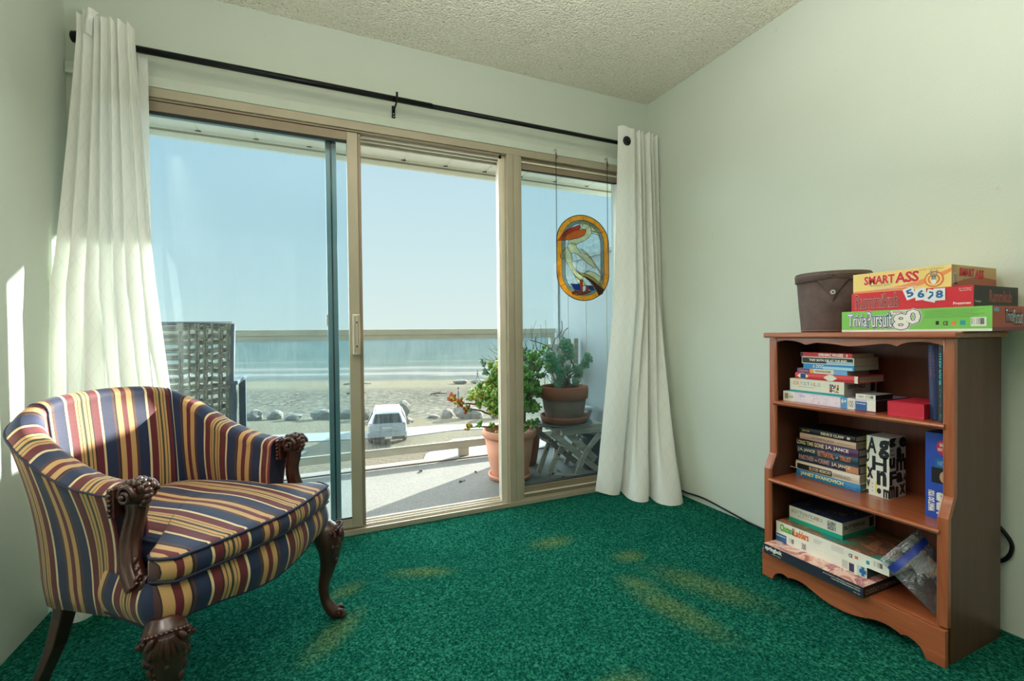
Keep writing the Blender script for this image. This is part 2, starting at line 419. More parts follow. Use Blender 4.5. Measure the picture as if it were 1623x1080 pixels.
b.build('bracket', Rd)

# ---- curtains
def curtain_mat():
    t = NT('white_curtain_cloth'); v = t.coords('UV')
    # woven lozenge lattice in the cloth
    mp = t.n('ShaderNodeMapping'); mp.inputs['Rotation'].default_value = (0, 0, math.radians(45)); mp.inputs['Scale'].default_value = (13, 13, 1); t.l(v, mp.inputs['Vector'])
    br = t.n('ShaderNodeTexBrick'); br.offset = 0; br.inputs['Scale'].default_value = 1; br.inputs['Mortar Size'].default_value = .018; br.inputs['Brick Width'].default_value = 1; br.inputs['Row Height'].default_value = 1
    t.l(mp.outputs[0], br.inputs['Vector'])
    wv = t.noise(t.coords('UV', (400, 400, 1)), 1.0, 2)
    c = t.mix(br.outputs['Fac'], rgb(246, 246, 242), rgb(235, 234, 229))
    nm = t.bump(wv.outputs['Fac'], .15, .002)
    df = t.n('ShaderNodeBsdfDiffuse'); t.l(c, df.inputs['Color']); t.l(nm, df.inputs['Normal'])
    tl = t.n('ShaderNodeBsdfTranslucent'); t.l(t.mix(1.0, c, rgb(250, 250, 246), 'MULTIPLY'), tl.inputs['Color'])
    mx = t.n('ShaderNodeMixShader'); mx.inputs[0].default_value = .14; t.l(df.outputs[0], mx.inputs[1]); t.l(tl.outputs[0], mx.inputs[2])
    t.l(mx.outputs[0], t.out.inputs['Surface']); return t.m
m_cur = curtain_mat()
def curtain(parent, top, mid, bot, z0, head, nu=220, nv=70, seed=0):
    """hanging cloth: plan curves at the rod, half way and hem, blended down the drop"""
    T, Mi, B_ = [crom([(p[0], p[1], 0) for p in q], 12) for q in (top, mid, bot)]
    zt = head
    def f(u, v):
        z = lerp(z0(u), zt(u), v)
        h = (z - 0.0) / 2.12
        if h >= .55: w = min(1, (h - .55) / .45); p = sample(Mi, u).lerp(sample(T, u), w ** .8)
        else: w = h / .55; p = sample(B_, u).lerp(sample(Mi, u), w ** .9)
        k = noise.noise(Vector((u * 9 + seed, h * 2.2, 3.1))) * .008 * (1 - h * .7)
        hem = math.sin(min(1, h / .12) * PI) * .004 if h < .12 else 0
        return Vector((p.x + k, p.y + k * .8 - hem, z))
    b = MB(); L = 1.6
    b.grid(f, nu, nv, m_cur, uv=lambda u, v: (u * L, v * 2.2))
    return b.build('cloth', parent, recalc=False)
def zig(x0, x1, n, yc, a, jit=.25, seed=1):
    r = random.Random(seed); P = []
    for i in range(n * 2 + 1):
        x = lerp(x0, x1, i / (n * 2)) + r.uniform(-jit, jit) * (x1 - x0) / (2 * n)
        P.append((x, yc + (a if i % 2 else -a) * r.uniform(.7, 1.15)))
    P[0] = (x0, P[0][1]); P[-1] = (x1, P[-1][1]); return P
CL = thing('curtain', 'white curtain gathered at the left end of the rod, behind the striped armchair', 'curtain', (-.68, 2.28, 0.02), group=None)
def hd(base, amp, k, s):
    return lambda u: base + amp * noise.noise(Vector((u * k, s, 0)))
tp = zig(-.765, -.588, 7, 2.268, .015, seed=4); 
md = zig(-.83, -.525, 7, 2.235, .034, seed=4); md[0] = (-.838, 2.20); 
bt = [(-.838, 2.16), (-.81, 2.12), (-.772, 2.10), (-.745, 2.02), (-.70, 2.03), (-.665, 2.18), (-.65, 2.30), (-.62, 2.20), (-.59, 2.14), (-.56, 2.22), (-.54, 2.30), (-.51, 2.22), (-.48, 2.15), (-.45, 2.18), (-.415, 2.28)]
curtain(CL, tp, md, bt, lambda u: .004 + .012 * abs(math.sin(u * 9)), hd(2.200, .022, 9, 2.2), seed=1)
b = MB(); b.grid(lambda u, v: Vector((lerp(-.598, -.566, u), 2.322 + .006 * math.sin(v * 9), lerp(.05, 2.115, v))), 4, 30, m_cur, uv=lambda u, v: (u * .1, v * 2)); b.build('back_edge', CL, recalc=False)
b = MB()
fl = crom([(-.745, 2.262, 2.12), (-.735, 2.245, 2.16), (-.728, 2.235, 2.205)], 6); fr = crom([(-.722, 2.268, 2.12), (-.705, 2.225, 2.165), (-.700, 2.262, 2.21)], 6)
b.grid(lambda u, v: sample(fl, v).lerp(sample(fr, v), u) + Vector((0, -.018 * math.sin(u * PI), 0)), 10, 12, m_cur, uv=lambda u, v: (u * .1, v * .1)); b.build('heading_tuck', CL, recalc=False)
CR = thing('curtain', 'white curtain hung by a grommet at the right end of the rod', 'curtain', (1.85, 2.25, 0.02))
tp = [(1.722, 2.275), (1.76, 2.262), (1.80, 2.262), (1.845, 2.27), (1.862, 2.335), (1.878, 2.262), (1.895, 2.33), (1.912, 2.272), (1.93, 2.33), (1.950, 2.258), (1.968, 2.33), (1.985, 2.27), (2.005, 2.33), (2.022, 2.27)]
md = [(1.70, 2.30), (1.74, 2.262), (1.785, 2.25), (1.83, 2.245), (1.85, 2.32), (1.872, 2.225), (1.892, 2.315), (1.905, 2.235), (1.925, 2.32), (1.945, 2.21), (1.965, 2.31), (1.985, 2.225), (2.008, 2.31), (2.028, 2.25)]
bt = [(1.585, 2.345), (1.612, 2.29), (1.650, 2.255), (1.70, 2.258), (1.745, 2.30), (1.705, 2.18), (1.725, 2.11), (1.785, 2.10), (1.845, 2.17), (1.815, 2.06), (1.845, 1.99), (1.91, 1.975), (1.975, 2.03), (2.022, 2.16)]
curtain(CR, tp, md, bt, lambda u: .002 + .03 * max(0, .25 - u) * 4 * .5, hd(2.205, .012, 8, 5.0), seed=9)
b = MB(); b.tube([(1.777 + .006 * math.sin(t), 2.2595, 2.121 + .024 * math.cos(t)) if False else (1.777 + .024 * math.cos(t), 2.2585, 2.121 + .024 * math.sin(t)) for t in [i * 2 * PI / 24 for i in range(24)]], .004, m_blk, 8, closed=True); b.lathe([(0, -.002), (.016, -.002), (.019, .0), (.016, .006), (0, .008)], (1.777, 2.2565, 2.121), m_blk, 20, 'Y'); tag(b.build('grommet', CR), label='black metal grommet')

# ---- cable on the right wall
b = MB(); b.tube(crom([(2.030, 2.20, .03), (2.030, 2.075, .028), (2.030, 1.93, .036), (2.030, 1.78, .022), (2.027, 1.60, .006), (2.0275, 1.35, .006), (2.0275, 1.0, .0045)], 10), .0045, m_blk, 8)
tag(b.build('cable'), 'thin black cable running low along the right wall from the curtain to the bookcase', 'cable')
b = MB(); b.tube(crom([(2.028, .79, .34), (2.028, .73, .345), (2.026, .693, .31), (2.026, .684, .275), (2.026, .70, .235), (2.026, .75, .19), (2.026, .80, .09), (2.026, .86, .007), (2.026, 1.0, .0065)], 10), .006, m_blk, 8)
tag(b.build('cable_loop'), 'black cable loop poking out behind the right side of the bookcase', 'cable')
# ============================================================ OUTSIDE
YAW = 0.4201; SY, CY_ = math.sin(YAW), math.cos(YAW)
def V(s, d, z): return Vector((s * CY_ + d * SY, -s * SY + d * CY_, z))
def concrete():
    t = NT('balcony_concrete'); v = t.coords()
    n = t.noise(v, 90, 4, .7); n2 = t.noise(v, 4, 4)
    c = t.ramp(n.outputs['Fac'], [(.3, rgb(115, 115, 113)), (.6, rgb(139, 139, 136))]).outputs['Color']
    c = t.mix(t.ramp(n2.outputs['Fac'], [(.4, (0, 0, 0, 1)), (.8, (.4, .4, .4, 1))]).outputs['Color'], c, rgb(117, 117, 114))
    t.bsdf(c, .9, 0, t.bump(n.outputs['Fac'], .5, .006), .2); return t.m
m_con = concrete()
b = MB(); b.box((-2.6, 2.531, -.16), (3.6, 3.655, -.03), m_con); b.box((-2.6, 3.56, -.0299), (3.6, 3.655, -.022), m_con); tag(b.build('balcony_floor'), kind='structure')
m_soff = M('soffit_white', (240, 236, 220), .6, var=.03)
b = MB(); xx = -3.0
i = 0
while xx < 4.2:
    b.box((xx, 2.534, 2.35), (xx + .325, 3.69, 2.37), m_soff); b.box((xx + .325, 2.534, 2.356), (xx + .34, 3.69, 2.37), m_soff)
    b.box((xx + .31, 3.682, 2.346), (xx + .345, 3.69, 2.351), m_blk); xx += .34
b.box((-3, 2.534, 2.37), (4.2, 3.74, 2.50), m_soff); tag(b.build('balcony_soffit'), kind='structure')
b = MB(); b.box((-3, 3.69, 2.285), (4.2, 3.715, 2.46), m_soff); b.box((-3, 3.684, 2.32), (4.2, 3.69, 2.333), m_frd); tag(b.build('balcony_fascia', bevel=.003), kind='structure')
# railing
m_rail = M('railing_paint', (200, 197, 184), .5, var=.05)
RL = thing('balcony_railing', 'beige balcony railing with dusty glass panels between top and bottom rail', 'railing', (.2, 3.62, -.03))
b = MB(); b.box((-2.6, 3.59, .975), (2.03, 3.66, 1.017), m_rail); b.box((-2.6, 3.605, .937), (2.03, 3.645, .9745), m_rail); b.build('top_rail', RL, bevel=.004)
b = MB(); b.box((-2.6, 3.605, .045), (2.03, 3.645, .098), m_rail); b.box((-2.6, 3.598, .098), (2.03, 3.612, .108), m_rail); b.build('bottom_rail', RL, bevel=.004)
for x in (-1.6, -.2, 1.17):
    b = MB(); b.box((x - .045, 3.61, -.0219), (x + .045, 3.645, .045), m_rail); b.build('foot_block', RL, bevel=.003)
b = MB(); b.box((-2.6, 3.622, .098), (2.03, 3.628, .937), m_grail); b.build('glass_panel', RL)
b = MB(); b.box((1.985, 3.60, -.0219), (2.03, 3.65, .937), m_rail); b.build('post', RL, bevel=.003)
# privacy wall
m_priv = M('white_painted_boards', (166, 174, 176), .6, var=.04)
b = MB(); b.box((2.075, 2.76, -.03), (2.105, 3.64, 1.58), m_priv); b.box((2.075, 2.534, -.03), (2.105, 2.76, 1.40), m_priv)  # near part lowered out of view to let sun onto the armrest
for y in (2.89, 3.17, 3.45): b.box((2.072, y, -.03), (2.0755, y + .006, 1.56), m_rail)
b.box((2.06, 3.60, -.03), (2.12, 3.69, 1.60), m_priv); b.box((2.06, 2.76, 1.575), (2.12, 3.60, 1.605), m_priv); b.box((2.06, 2.534, 1.40), (2.12, 2.76, 1.43), m_priv)
tag(b.build('wall_balcony', bevel=.002), kind='structure')

b = MB(); b.prism([(3.92, 1.706), (3.92, 2.349), (3.657, 2.349)], 'X', 2.88, 2.91, m_priv); tag(b.build('sun_blocker', bevel=.002), kind='structure')  # added unseen panel, trims the sun patch on the chair back
# ---- sea, beach
def zt(d):
    P = [(0, -4.1), (27.5, -4.1), (30, -4.3), (36, -5.3), (52, -6.8), (72, -6.95), (90, -7.75), (108, -8.2), (170, -12)]
    for (a, za), (c, zc) in zip(P, P[1:]):
        if d <= c: return lerp(za, zc, (d - a) / (c - a))
    return -12
def vcoord(t):
    """distance towards the sea and along it, from world position"""
    pos = t.n('ShaderNodeNewGeometry').outputs['Position']
    mp = t.n('ShaderNodeMapping'); mp.inputs['Rotation'].default_value = (0, 0, YAW); t.l(pos, mp.inputs['Vector'])
    return mp.outputs[0]
def beach():
    t = NT('beach_ground'); v = vcoord(t); sx = t.n('ShaderNodeSeparateXYZ'); t.l(v, sx.inputs[0])
    n = t.noise(v, .12, 4, .6)
    ad = t.n('ShaderNodeMath', operation='MULTIPLY_ADD'); t.l(n.outputs['Fac'], ad.inputs[0]); ad.inputs[1].default_value = 9; t.l(sx.outputs['Y'], ad.inputs[2])
    mr = t.n('ShaderNodeMapRange'); mr.inputs['From Min'].default_value = 4.5; mr.inputs['From Max'].default_value = 124.5; t.l(ad.outputs[0], mr.inputs[0])
    q = lambda d: d / 120
    base = t.ramp(mr.outputs[0], [(0, rgb(101, 97, 86)), (q(29), rgb(112, 108, 95)), (q(31), rgb(95, 94, 86)), (q(66), rgb(99, 98, 90)), (q(72), rgb(115, 112, 98)), (q(86), rgb(115, 111, 98)), (q(92), rgb(89, 95, 94)), (q(104), rgb(83, 94, 95))]).outputs['Color']
    vo = t.n('ShaderNodeTexVoronoi'); vo.inputs['Scale'].default_value = 2.6; t.l(v, vo.inputs['Vector'])
    n2 = t.noise(v, 5, 4, .75)
    peb = t.ramp(vo.outputs['Color'], [(.2, rgb(53, 54, 51)), (.55, rgb(98, 96, 89)), (.9, rgb(129, 128, 119))]).outputs['Color']
    zone = t.ramp(mr.outputs[0], [(q(29), (0, 0, 0, 1)), (q(33), (.75, .75, .75, 1)), (q(62), (.6, .6, .6, 1)), (q(70), (0.05, .05, .05, 1))]).outputs['Color']
    c = t.mix(zone, base, peb)
    t.bsdf(c, .95, 0, t.bump(n2.outputs['Fac'], .6, 0.15), 0.0); return t.m
m_beach = beach()
b = MB(); ds = [4, 12, 20, 27.5, 29, 30, 33, 36, 44, 52, 62, 72, 81, 90, 99, 108, 140, 170]
rows = [[b.bm.verts.new(V(s, d, zt(d) + (0 if d < 28 or d > 100 else .18 * noise.noise(Vector((s * .15, d * .15, 0)))))) for s in range(-160, 201, 6)] for d in ds]
for r0, r1 in zip(rows, rows[1:]):
    for j in range(len(r0) - 1): b.face([r0[j], r0[j + 1], r1[j + 1], r1[j]], m_beach, smooth=True)
o = tag(b.build('beach_ground'), kind='structure')
m_grey = M('grey_ground', (122, 128, 126), .9, var=.08, vscale=2, bump=.3, bscale=8)  # one grey for the ground patches and the painted building shadow
def flat(pts, z, m, name):
    b = MB(); lo = [V(s, d, z - .06) for s, d in pts]; hi = [V(s, d, z) for s, d in pts]
    A = [b.bm.verts.new(p) for p in lo]; B = [b.bm.verts.new(p) for p in hi]
    b.face(B, m); b.face(list(reversed(A)), m)
    for i in range(len(A)): j = (i + 1) % len(A); b.face([A[i], A[j], B[j], B[i]], m)
    return tag(b.build(name), kind='structure')
flat([(-30, 22.6), (-16, 23.0), (-8, 24.4), (-4, 25.8), (6, 27.0), (6, 25.8), (-3, 24.4), (-5.2, 23.0), (-9, 22.2), (-18, 20.8), (-30, 20.4)], -4.07, m_grey, 'ground_band')  # grey band laid on the pale ground
flat([(-30, 19.6), (-15, 20.2), (-11, 20.8), (-9, 20.2), (-8.6, 6), (-30, 6)], -4.075, m_grey, 'ground_patch')  # grey patch laid on the pale ground
flat([(-3.7, 19.5), (-2.9, 22.3), (0, 23.4), (5, 24), (5, 6), (-2.8, 6)], -4.075, m_grey, 'ground_shadow')  # building shadow, laid on the ground as a grey patch

def sea():
    t = NT('sea_water'); v = vcoord(t); sx = t.n('ShaderNodeSeparateXYZ'); t.l(v, sx.inputs[0])
    st = t.n('ShaderNodeMapping'); st.inputs['Scale'].default_value = (.012, .07, 1); t.l(v, st.inputs[0])
    n = t.noise(st.outputs[0], 4, 6, .65)
    st2 = t.n('ShaderNodeMapping'); st2.inputs['Scale'].default_value = (.03, .16, 1); t.l(v, st2.inputs[0])
    w = t.noise(st2.outputs[0], 1.0, 5, .7, .4)
    # surf lines near the shore
    mr = t.n('ShaderNodeMapRange'); mr.inputs['From Min'].default_value = 95; mr.inputs['From Max'].default_value = 215
    ad = t.n('ShaderNodeMath', operation='MULTIPLY_ADD'); t.l(w.outputs['Fac'], ad.inputs[0]); ad.inputs[1].default_value = 26; t.l(sx.outputs['Y'], ad.inputs[2]); t.l(ad.outputs[0], mr.inputs[0])
    W = (1, 1, 1, 1); K = (0, 0, 0, 1); G = (.45, .45, .45, 1)
    foam = t.ramp(mr.outputs[0], [(0, G), (.1, W), (.16, K), (.19, W), (.24, W), (.27, K), (.33, G), (.36, W), (.40, G), (.44, K), (.62, K), (.64, G), (.66, K)]).outputs['Color']
    far = t.n('ShaderNodeMapRange'); far.inputs['From Min'].default_value = 130; far.inputs['From Max'].default_value = 900; t.l(sx.outputs['Y'], far.inputs[0])
    col = t.ramp(far.outputs[0], [(0, rgb(80, 93, 90)), (.1, rgb(68, 86, 87)), (1, rgb(65, 82, 88))]).outputs['Color']
    col = t.mix(t.ramp(n.outputs['Fac'], [(.35, (0, 0, 0, 1)), (.7, (.5, .5, .5, 1))]).outputs['Color'], col, rgb(92, 104, 106))
    c = t.mix(foam, col, rgb(122, 122, 121))
    bn = t.bump(n.outputs['Fac'], .4, 1.0)
    t.bsdf(c, 1.0, 0, bn, 0.0); return t.m
b = MB(); m_sea = sea()
vs = [b.bm.verts.new(V(s, d, -8.0)) for s, d in ((-400, 60), (500, 60), (12000, 9000), (-12000, 9000))]; b.face(vs, m_sea); tag(b.build('sea'), label='calm blue green sea with white surf lines reaching to the horizon', cat='sea', kind='stuff')

# ---- rocks along the edge of the beach
m_rock = M('grey_boulder', (118, 118, 112), .9, var=.2, vscale=1.5, bump=.6, bscale=4)
def rock(s, d, w, h, dp, seed, label, tilt=0.0):
    r = random.Random(seed); b = MB()
    bmesh.ops.create_icosphere(b.bm, subdivisions=2, radius=1)
    mi = b.mi(m_rock)
    for v in b.bm.verts:
        k = 1 + .28 * noise.noise(v.co * 1.3 + Vector((seed, 0, 0))) + r.uniform(-.06, .06)
        q = v.co * k
        v.co = V(s + q.x * w / 2 + tilt * q.z * w, d + q.y * dp / 2, zt(d) - .1 + (q.z * .5 + .42) * h)
    for f in b.bm.faces: f.smooth = False
    o = b.build('boulder'); return tag(o, label, 'rock', 'boulders between the car park and the beach')
rock(-6.95, 28.4, 1.35, 1.35, 1.2, 3, 'tall pointed grey boulder just right of the white car, on the beach edge', .12)
rock(-6.5, 26.6, 1.5, .5, .7, 5, 'low pale boulder lying in front of the tall pointed one by the car')
rock(-4.1, 28.6, .8, .72, .9, 8, 'small rounded boulder midway between the pointed boulder and the jade plant')
rock(-5.0, 28.8, .8, .35, .6, 9, 'small flat stone in the gap between the two largest boulders right of the car')
rock(-2.75, 28.3, 1.7, 1.0, 1.0, 13, 'broad grey boulder behind the red tips of the jade plant', -.1)
rock(-.8, 28.5, 1.3, 1.15, 1.0, 15, 'grey boulder partly hidden by the jade plant leaves')
LK = [(-17.3, .9, .5, 21), (-16.0, 1.2, .8, 22), (-14.8, .9, .7, 23), (-13.4, 1.1, .55, 24), (-11.8, 1.4, .8, 25), (-10.3, 1.2, .75, 26), (-9.0, 1.0, .9, 27)]
nm = ['first rock right of the wicker chair, seen through the left pane', 'second rock right of the wicker chair, light topped', 'third rock from the wicker chair in the left pane', 'low rock at the middle of the left pane row', 'wide rock right of the middle of the left pane row', 'wide rock second from the blue grey stile in the left pane', 'tallest rock of the left pane row, next to the blue grey stile']
for (s, w, h, sd), l in zip(LK, nm): rock(s, 28.2 + (sd % 3) * .3, w, h, .9, sd, l)
rock(-8.6, 76, 2.4, .9, 2, 31, 'flat boulder out on the sand left of the walking person'); rock(-5.6, 77, 2.6, .8, 2, 33, 'long low boulder out on the sand, right of the flat one')

# ---- driftwood
m_drift = M('driftwood', (110, 104, 92), .9)
for (s, d, L, a, l) in [(-21, 62, 2.6, .2, 'driftwood branch on the pebbles at the middle of the left pane'), (-25.5, 76, 4.5, .1, 'long dark driftwood on the sand right of the wicker chair'), (-9.6, 60, 2.2, .3, 'short driftwood log on the pebbles left of the standing person')]:
    b = MB(); z = zt(d) + .12
    b.tube([V(s - L / 2, d, z), V(s - L * .1, d + .2, z + .12), V(s + L / 2, d + a, z + .05)], [.1, .14, .06], m_drift, 7); b.tube([V(s, d, z), V(s + .3, d, z + .5)], [.06, .03], m_drift, 6)
    tag(b.build('driftwood'), l, 'driftwood')

# ---- people on the beach
m_cl1 = M('grey_clothes', (92, 96, 100), .9); m_sk = M('skin', (186, 140, 112), .6)
def person(s, d, hgt, stride, label, face=1):
    r = thing('person', label, 'person', V(s, d, zt(d)))
    me = bpy.data.meshes.new('body'); k = hgt / 1.75
    st = stride
    J = [((0, 0, .95), .15), ((0, 0, 1.2), .14), ((0, 0, 1.42), .16), ((0, 0, 1.5), .06), ((face * .01, 0, 1.58), .07), ((face * .03, 0, 1.68), .10),
         ((-.02, -.1, .90), .10), ((st * .16, -.1, .50), .07), ((st * .26, -.1, .07), .05), ((st * .26 + face * .12, -.1, .03), .035),
         ((-.02, .1, .90), .10), ((-st * .10, .1, .50), .07), ((-st * .26, .1, .07), .05), ((-st * .26 + face * .12, .1, .03), .035),
         ((0, -.19, 1.40), .06), ((-st * .10, -.24, 1.12), .045), ((face * .05 - st * .05, -.24, .88), .035), ((face * .07 - st * .05, -.24, .78), .03),
         ((0, .19, 1.40), .06), ((st * .10, .24, 1.12), .045), ((face * .05 + st * .18, .24, .90), .035), ((face * .07 + st * .22, .24, .81), .03)]
    E = [(0, 1), (1, 2), (2, 3), (3, 4), (4, 5), (0, 6), (6, 7), (7, 8), (8, 9), (0, 10), (10, 11), (11, 12), (12, 13), (2, 14), (14, 15), (15, 16), (16, 17), (2, 18), (18, 19), (19, 20), (20, 21)]
    me.from_pydata([(p[0] * k, p[1] * k, p[2] * k) for p, _ in J], E, [])
    o = bpy.data.objects.new('body', me); COL.objects.link(o); o.parent = r; o.rotation_euler = (0, 0, -YAW)
    md = o.modifiers.new('skin', 'SKIN'); md.use_smooth_shade = True
    for sv, (_, rad) in zip(me.skin_vertices[0].data, J): sv.radius = (rad * k, rad * k)
    me.skin_vertices[0].data[0].use_root = True
    sb = o.modifiers.new('subdivision', 'SUBSURF'); sb.levels = 1; sb.render_levels = 1
    me.materials.append(m_cl1)
    b = MB(); b.blob((face * .02 * k, 0, 1.71 * k), (.105 * k, .095 * k, .10 * k), M('dark_hair', (60, 52, 46), .8), 2); h = b.build('hair', r, world=False)
person(-6.7, 89, 1.75, 1.0, 'person in grey clothes walking along the wet sand near the waterline', 1)
person(-6.2, 53, 1.70, .25, 'person in grey clothes standing on the pebbles behind the boulders', -1)

# ---- the white car
m_car = M('silver_white_paint', (160, 172, 182), .4, .1, var=.02, spec=.6, Coat_Weight=.5); m_cg = M('dark_car_glass', (52, 62, 66), .5, .0, spec=.2, var=.2, vscale=3)
m_rub = M('black_rubber', (36, 38, 38), .8); m_red = M('tail_light_red', (214, 120, 104), .3, spec=.6)
CAR = thing('car', 'white estate car parked below the balcony, seen from behind', 'car', V(-6.35, 23.4, -4.1), -YAW + .26)
def sect(y, w, zb, zs, zr, wr):
    """closed section across the car at length y: sill, shoulder, roof"""
    return [(-w * .96, y, zb), (-w, y, (zb + zs) / 2), (-w * .985, y, zs), (-wr, y, zr - .10), (-wr * .88, y, zr - .02), (0, y, zr), (wr * .88, y, zr - .02), (wr, y, zr - .10), (w * .985, y, zs), (w, y, (zb + zs) / 2), (w * .96, y, zb)]
b = MB(); S_ = [sect(-2.2, .80, .42, .80, .86, .76), sect(-2.18, .84, .36, .90, .98, .76), sect(-2.08, .86, .30, .96, 1.12, .72), sect(-1.92, .87, .28, .97, 1.36, .66), sect(-1.75, .87, .28, .98, 1.50, .63), sect(-1.2, .88, .28, .97, 1.55, .64), sect(0.1, .88, .28, .96, 1.55, .64), sect(.75, .88, .28, .95, 1.22, .66), sect(1.2, .86, .28, .92, .96, .7), sect(2.0, .80, .32, .78, .82, .62), sect(2.2, .70, .40, .66, .70, .5)]
b.rings(S_, m_car); b.build('body', CAR, world=False, bevel=.01)
def qpatch(pts, m, name, th=.012):
    b = MB(); P = [Vector(p) for p in pts]; n = (P[1] - P[0]).cross(P[3] - P[0]).normalized() * th
    A = [b.bm.verts.new(p - n) for p in P]; B = [b.bm.verts.new(p + n) for p in P]
    b.face(A, m); b.face(list(reversed(B)), m)
    for i in range(4): j = (i + 1) % 4; b.face([A[i], A[j], B[j], B[i]], m)
    return b.build(name, CAR, world=False, bevel=.006)
qpatch([(-.64, -2.165, 1.02), (.64, -2.165, 1.02), (.54, -1.90, 1.40), (-.54, -1.90, 1.40)], m_cg, 'rear_window')
for sg in (-1, 1):
    qpatch([(sg * .70, -2.19, .72), (sg * .85, -2.10, .72), (sg * .82, -2.04, 1.02), (sg * .70, -2.12, 1.0)], m_red, 'tail_light', .02)
    b = MB(); b.bar((sg * .56, -1.7, 1.57), (sg * .56, .0, 1.57), .03, .03, m_alu2)
    for y in (-1.65, -.8, -.05): b.box((sg * .56 - .012, y - .02, 1.52), (sg * .56 + .012, y + .02, 1.56), m_alu2)
    b.build('roof_rail', CAR, world=False)
    qpatch([(sg * .872, -1.5, 1.0), (sg * .872, .6, 1.0), (sg * .69, .15, 1.42), (sg * .68, -1.45, 1.42)], m_cg, 'side_window')
    for y in (-1.35, 1.35):
        b = MB(); b.lathe([(.0, -.10), (.26, -.10), (.315, -.07), (.32, 0), (.315, .07), (.26, .10), (.0, .10)], (sg * .78, y, .32), m_rub, 28, 'X'); wh = b.build('wheel', CAR, world=False); b = MB(); b.lathe([(0, -.105), (.17, -.105), (.19, -.09), (.19, .09), (.17, .105), (0, .105)], (sg * .78, y, .32), m_alu2, 20, 'X'); b.build('hub_cap', wh, world=False)
b = MB(); b.box((-.86, -2.27, .40), (.86, -2.12, .62), m_car); b.box((-.78, -2.24, .26), (.78, -2.1, .40), m_rub); b.box((-.12, -2.26, .30), (.2, -2.25, .40), m_frl); b.build('rear_bumper', CAR, world=False, bevel=.03, seg=3)
b = MB(); b.box((-.26, -2.215, .74), (.26, -2.195, .88), m_alu2); b.box((-.24, -2.219, .755), (.24, -2.2155, .865), M('plate_white', (196, 204, 206), .4)); b.build('number_plate', CAR, world=False, bevel=.003)

# ---- wicker chair on the balcony
m_wick = M('grey_wicker', (118, 116, 106), .6, var=.25, vscale=40); m_wfr = M('slate_chair_frame', (58, 72, 84), .6)
W = thing('wicker_armchair', 'grey woven wicker armchair with slate frame out on the balcony, behind the left pane', 'chair', (-.66, 3.2, -.03))
def wk(x, t, off=0.0): return Vector((x, 3.02 - .10 * (t - .35) / .7 * 1 + off, t))   # back panel leaning
def WB(x, z, off=0): return Vector((x + (z - .35) * .055 * (1 if x > -.66 else -1) * 1, 3.12 - (z - .35) * .22 + off, z))
b = MB()
x0, x1 = -.93, -.415
NX, NZ = 15, 17
rr = random.Random(3)
for i in range(NZ):                      # broad horizontal straps, over and under
    z = lerp(.38, 1.02, i / (NZ - 1)) + rr.uniform(-.006, .006)
    pts = [WB(lerp(x0, x1, j / 60), z + .004 * math.sin(j * .6 + i), (.008 if ((j // 4 + i) % 2) else -.008)) for j in range(61)]
    for q in (-.007, .007):
        b.tube([p + Vector((0, 0, q)) for p in pts], 0.0078, m_wick, 6, squash=.8)
for i in range(NX):
    x = lerp(x0 + .01, x1 - .01, i / (NX - 1)) + rr.uniform(-.005, .005)
    pts = [WB(x, lerp(.36, 1.045, j / 50), (.009 if ((j // 3 + i) % 2) else -.009)) for j in range(51)]
    for q in (-.007, .006):
        if i % 3 == 0 and q > 0: continue
        b.tube([p + Vector((q, 0, 0)) for p in pts], 0.0078, m_wick, 6, squash=.8)
for j in range(90):
    x = lerp(x0 - .01, x1 + .01, j / 89); b.tube([WB(x, 1.035, -.012), WB(x, 1.056, 0), WB(x, 1.035, .012)], .0022, m_wick, 5)
b.build('woven_back', W)
b = MB(); b.tube([WB(x0 - .012, .30), WB(x0 - .012, 1.045), ], .013, m_wfr, 8); b.tube([WB(x1 + .012, .30), WB(x1 + .012, 1.045)], .013, m_wfr, 8); b.tube([WB(x0 - .012, 1.045), WB(x1 + .012, 1.045)], .010, m_wfr, 8); b.tube([WB(x0, .33), WB(x1, .33)], .013, m_wfr, 8); b.build('back_frame', W)
for sx in (-1, 1):
    x = -.672 + sx * .29
    b = MB(); b.box((x - .03, 3.02, .70), (x + .03, 3.55, .722), m_wfr); b.build('armrest', W, bevel=.004)
    for y, zz in ((3.06, .70), (3.50, .70)):
        b = MB(); b.box((x - .02, y - .02, -.03), (x + .02, y + .02, zz), m_wfr); b.build('leg', W, bevel=.003)
b = MB(); b.box((-.95, 3.09, .33), (-.40, 3.56, .37), m_wick); b.build('seat', W, bevel=.01)
b = MB(); b.box((-.94, 3.1, .27), (-.40, 3.52, .329), m_wfr); b.build('seat_frame', W)

# ---- pots and plants
m_terra = M('terracotta', (222, 158, 132), .85, var=.12, vscale=6, bump=.15, bscale=40); m_terra2 = M('terracotta_brown', (150, 88, 66), .85, var=.2, vscale=5, bump=.15, bscale=40); m_terraP = M('terracotta_band', (112, 92, 84), .85, var=.1)
m_soil = M('potting_soil', (60, 46, 38), .95, var=.3, vscale=30, bump=.6, bscale=60)
m_jg = M('jade_leaf_green', (112, 164, 74), .35, var=.25, vscale=14, spec=.5, Subsurface_Weight=0.0); m_jy = M('jade_leaf_yellow', (186, 186, 84), .35, var=.2, vscale=14); m_jr = M('jade_leaf_red', (186, 96, 58), .4, var=.2, vscale=14)
m_jb = M('jade_stem', (116, 92, 66), .85, var=.2, vscale=20)
m_gg = M('grey_green_leaf', (120, 146, 128), .5, var=.2, vscale=14); m_ros = M('rosette_green', (84, 146, 108), .45, var=.2, vscale=14); m_twig = M('dry_twig', (112, 96, 80), .9)
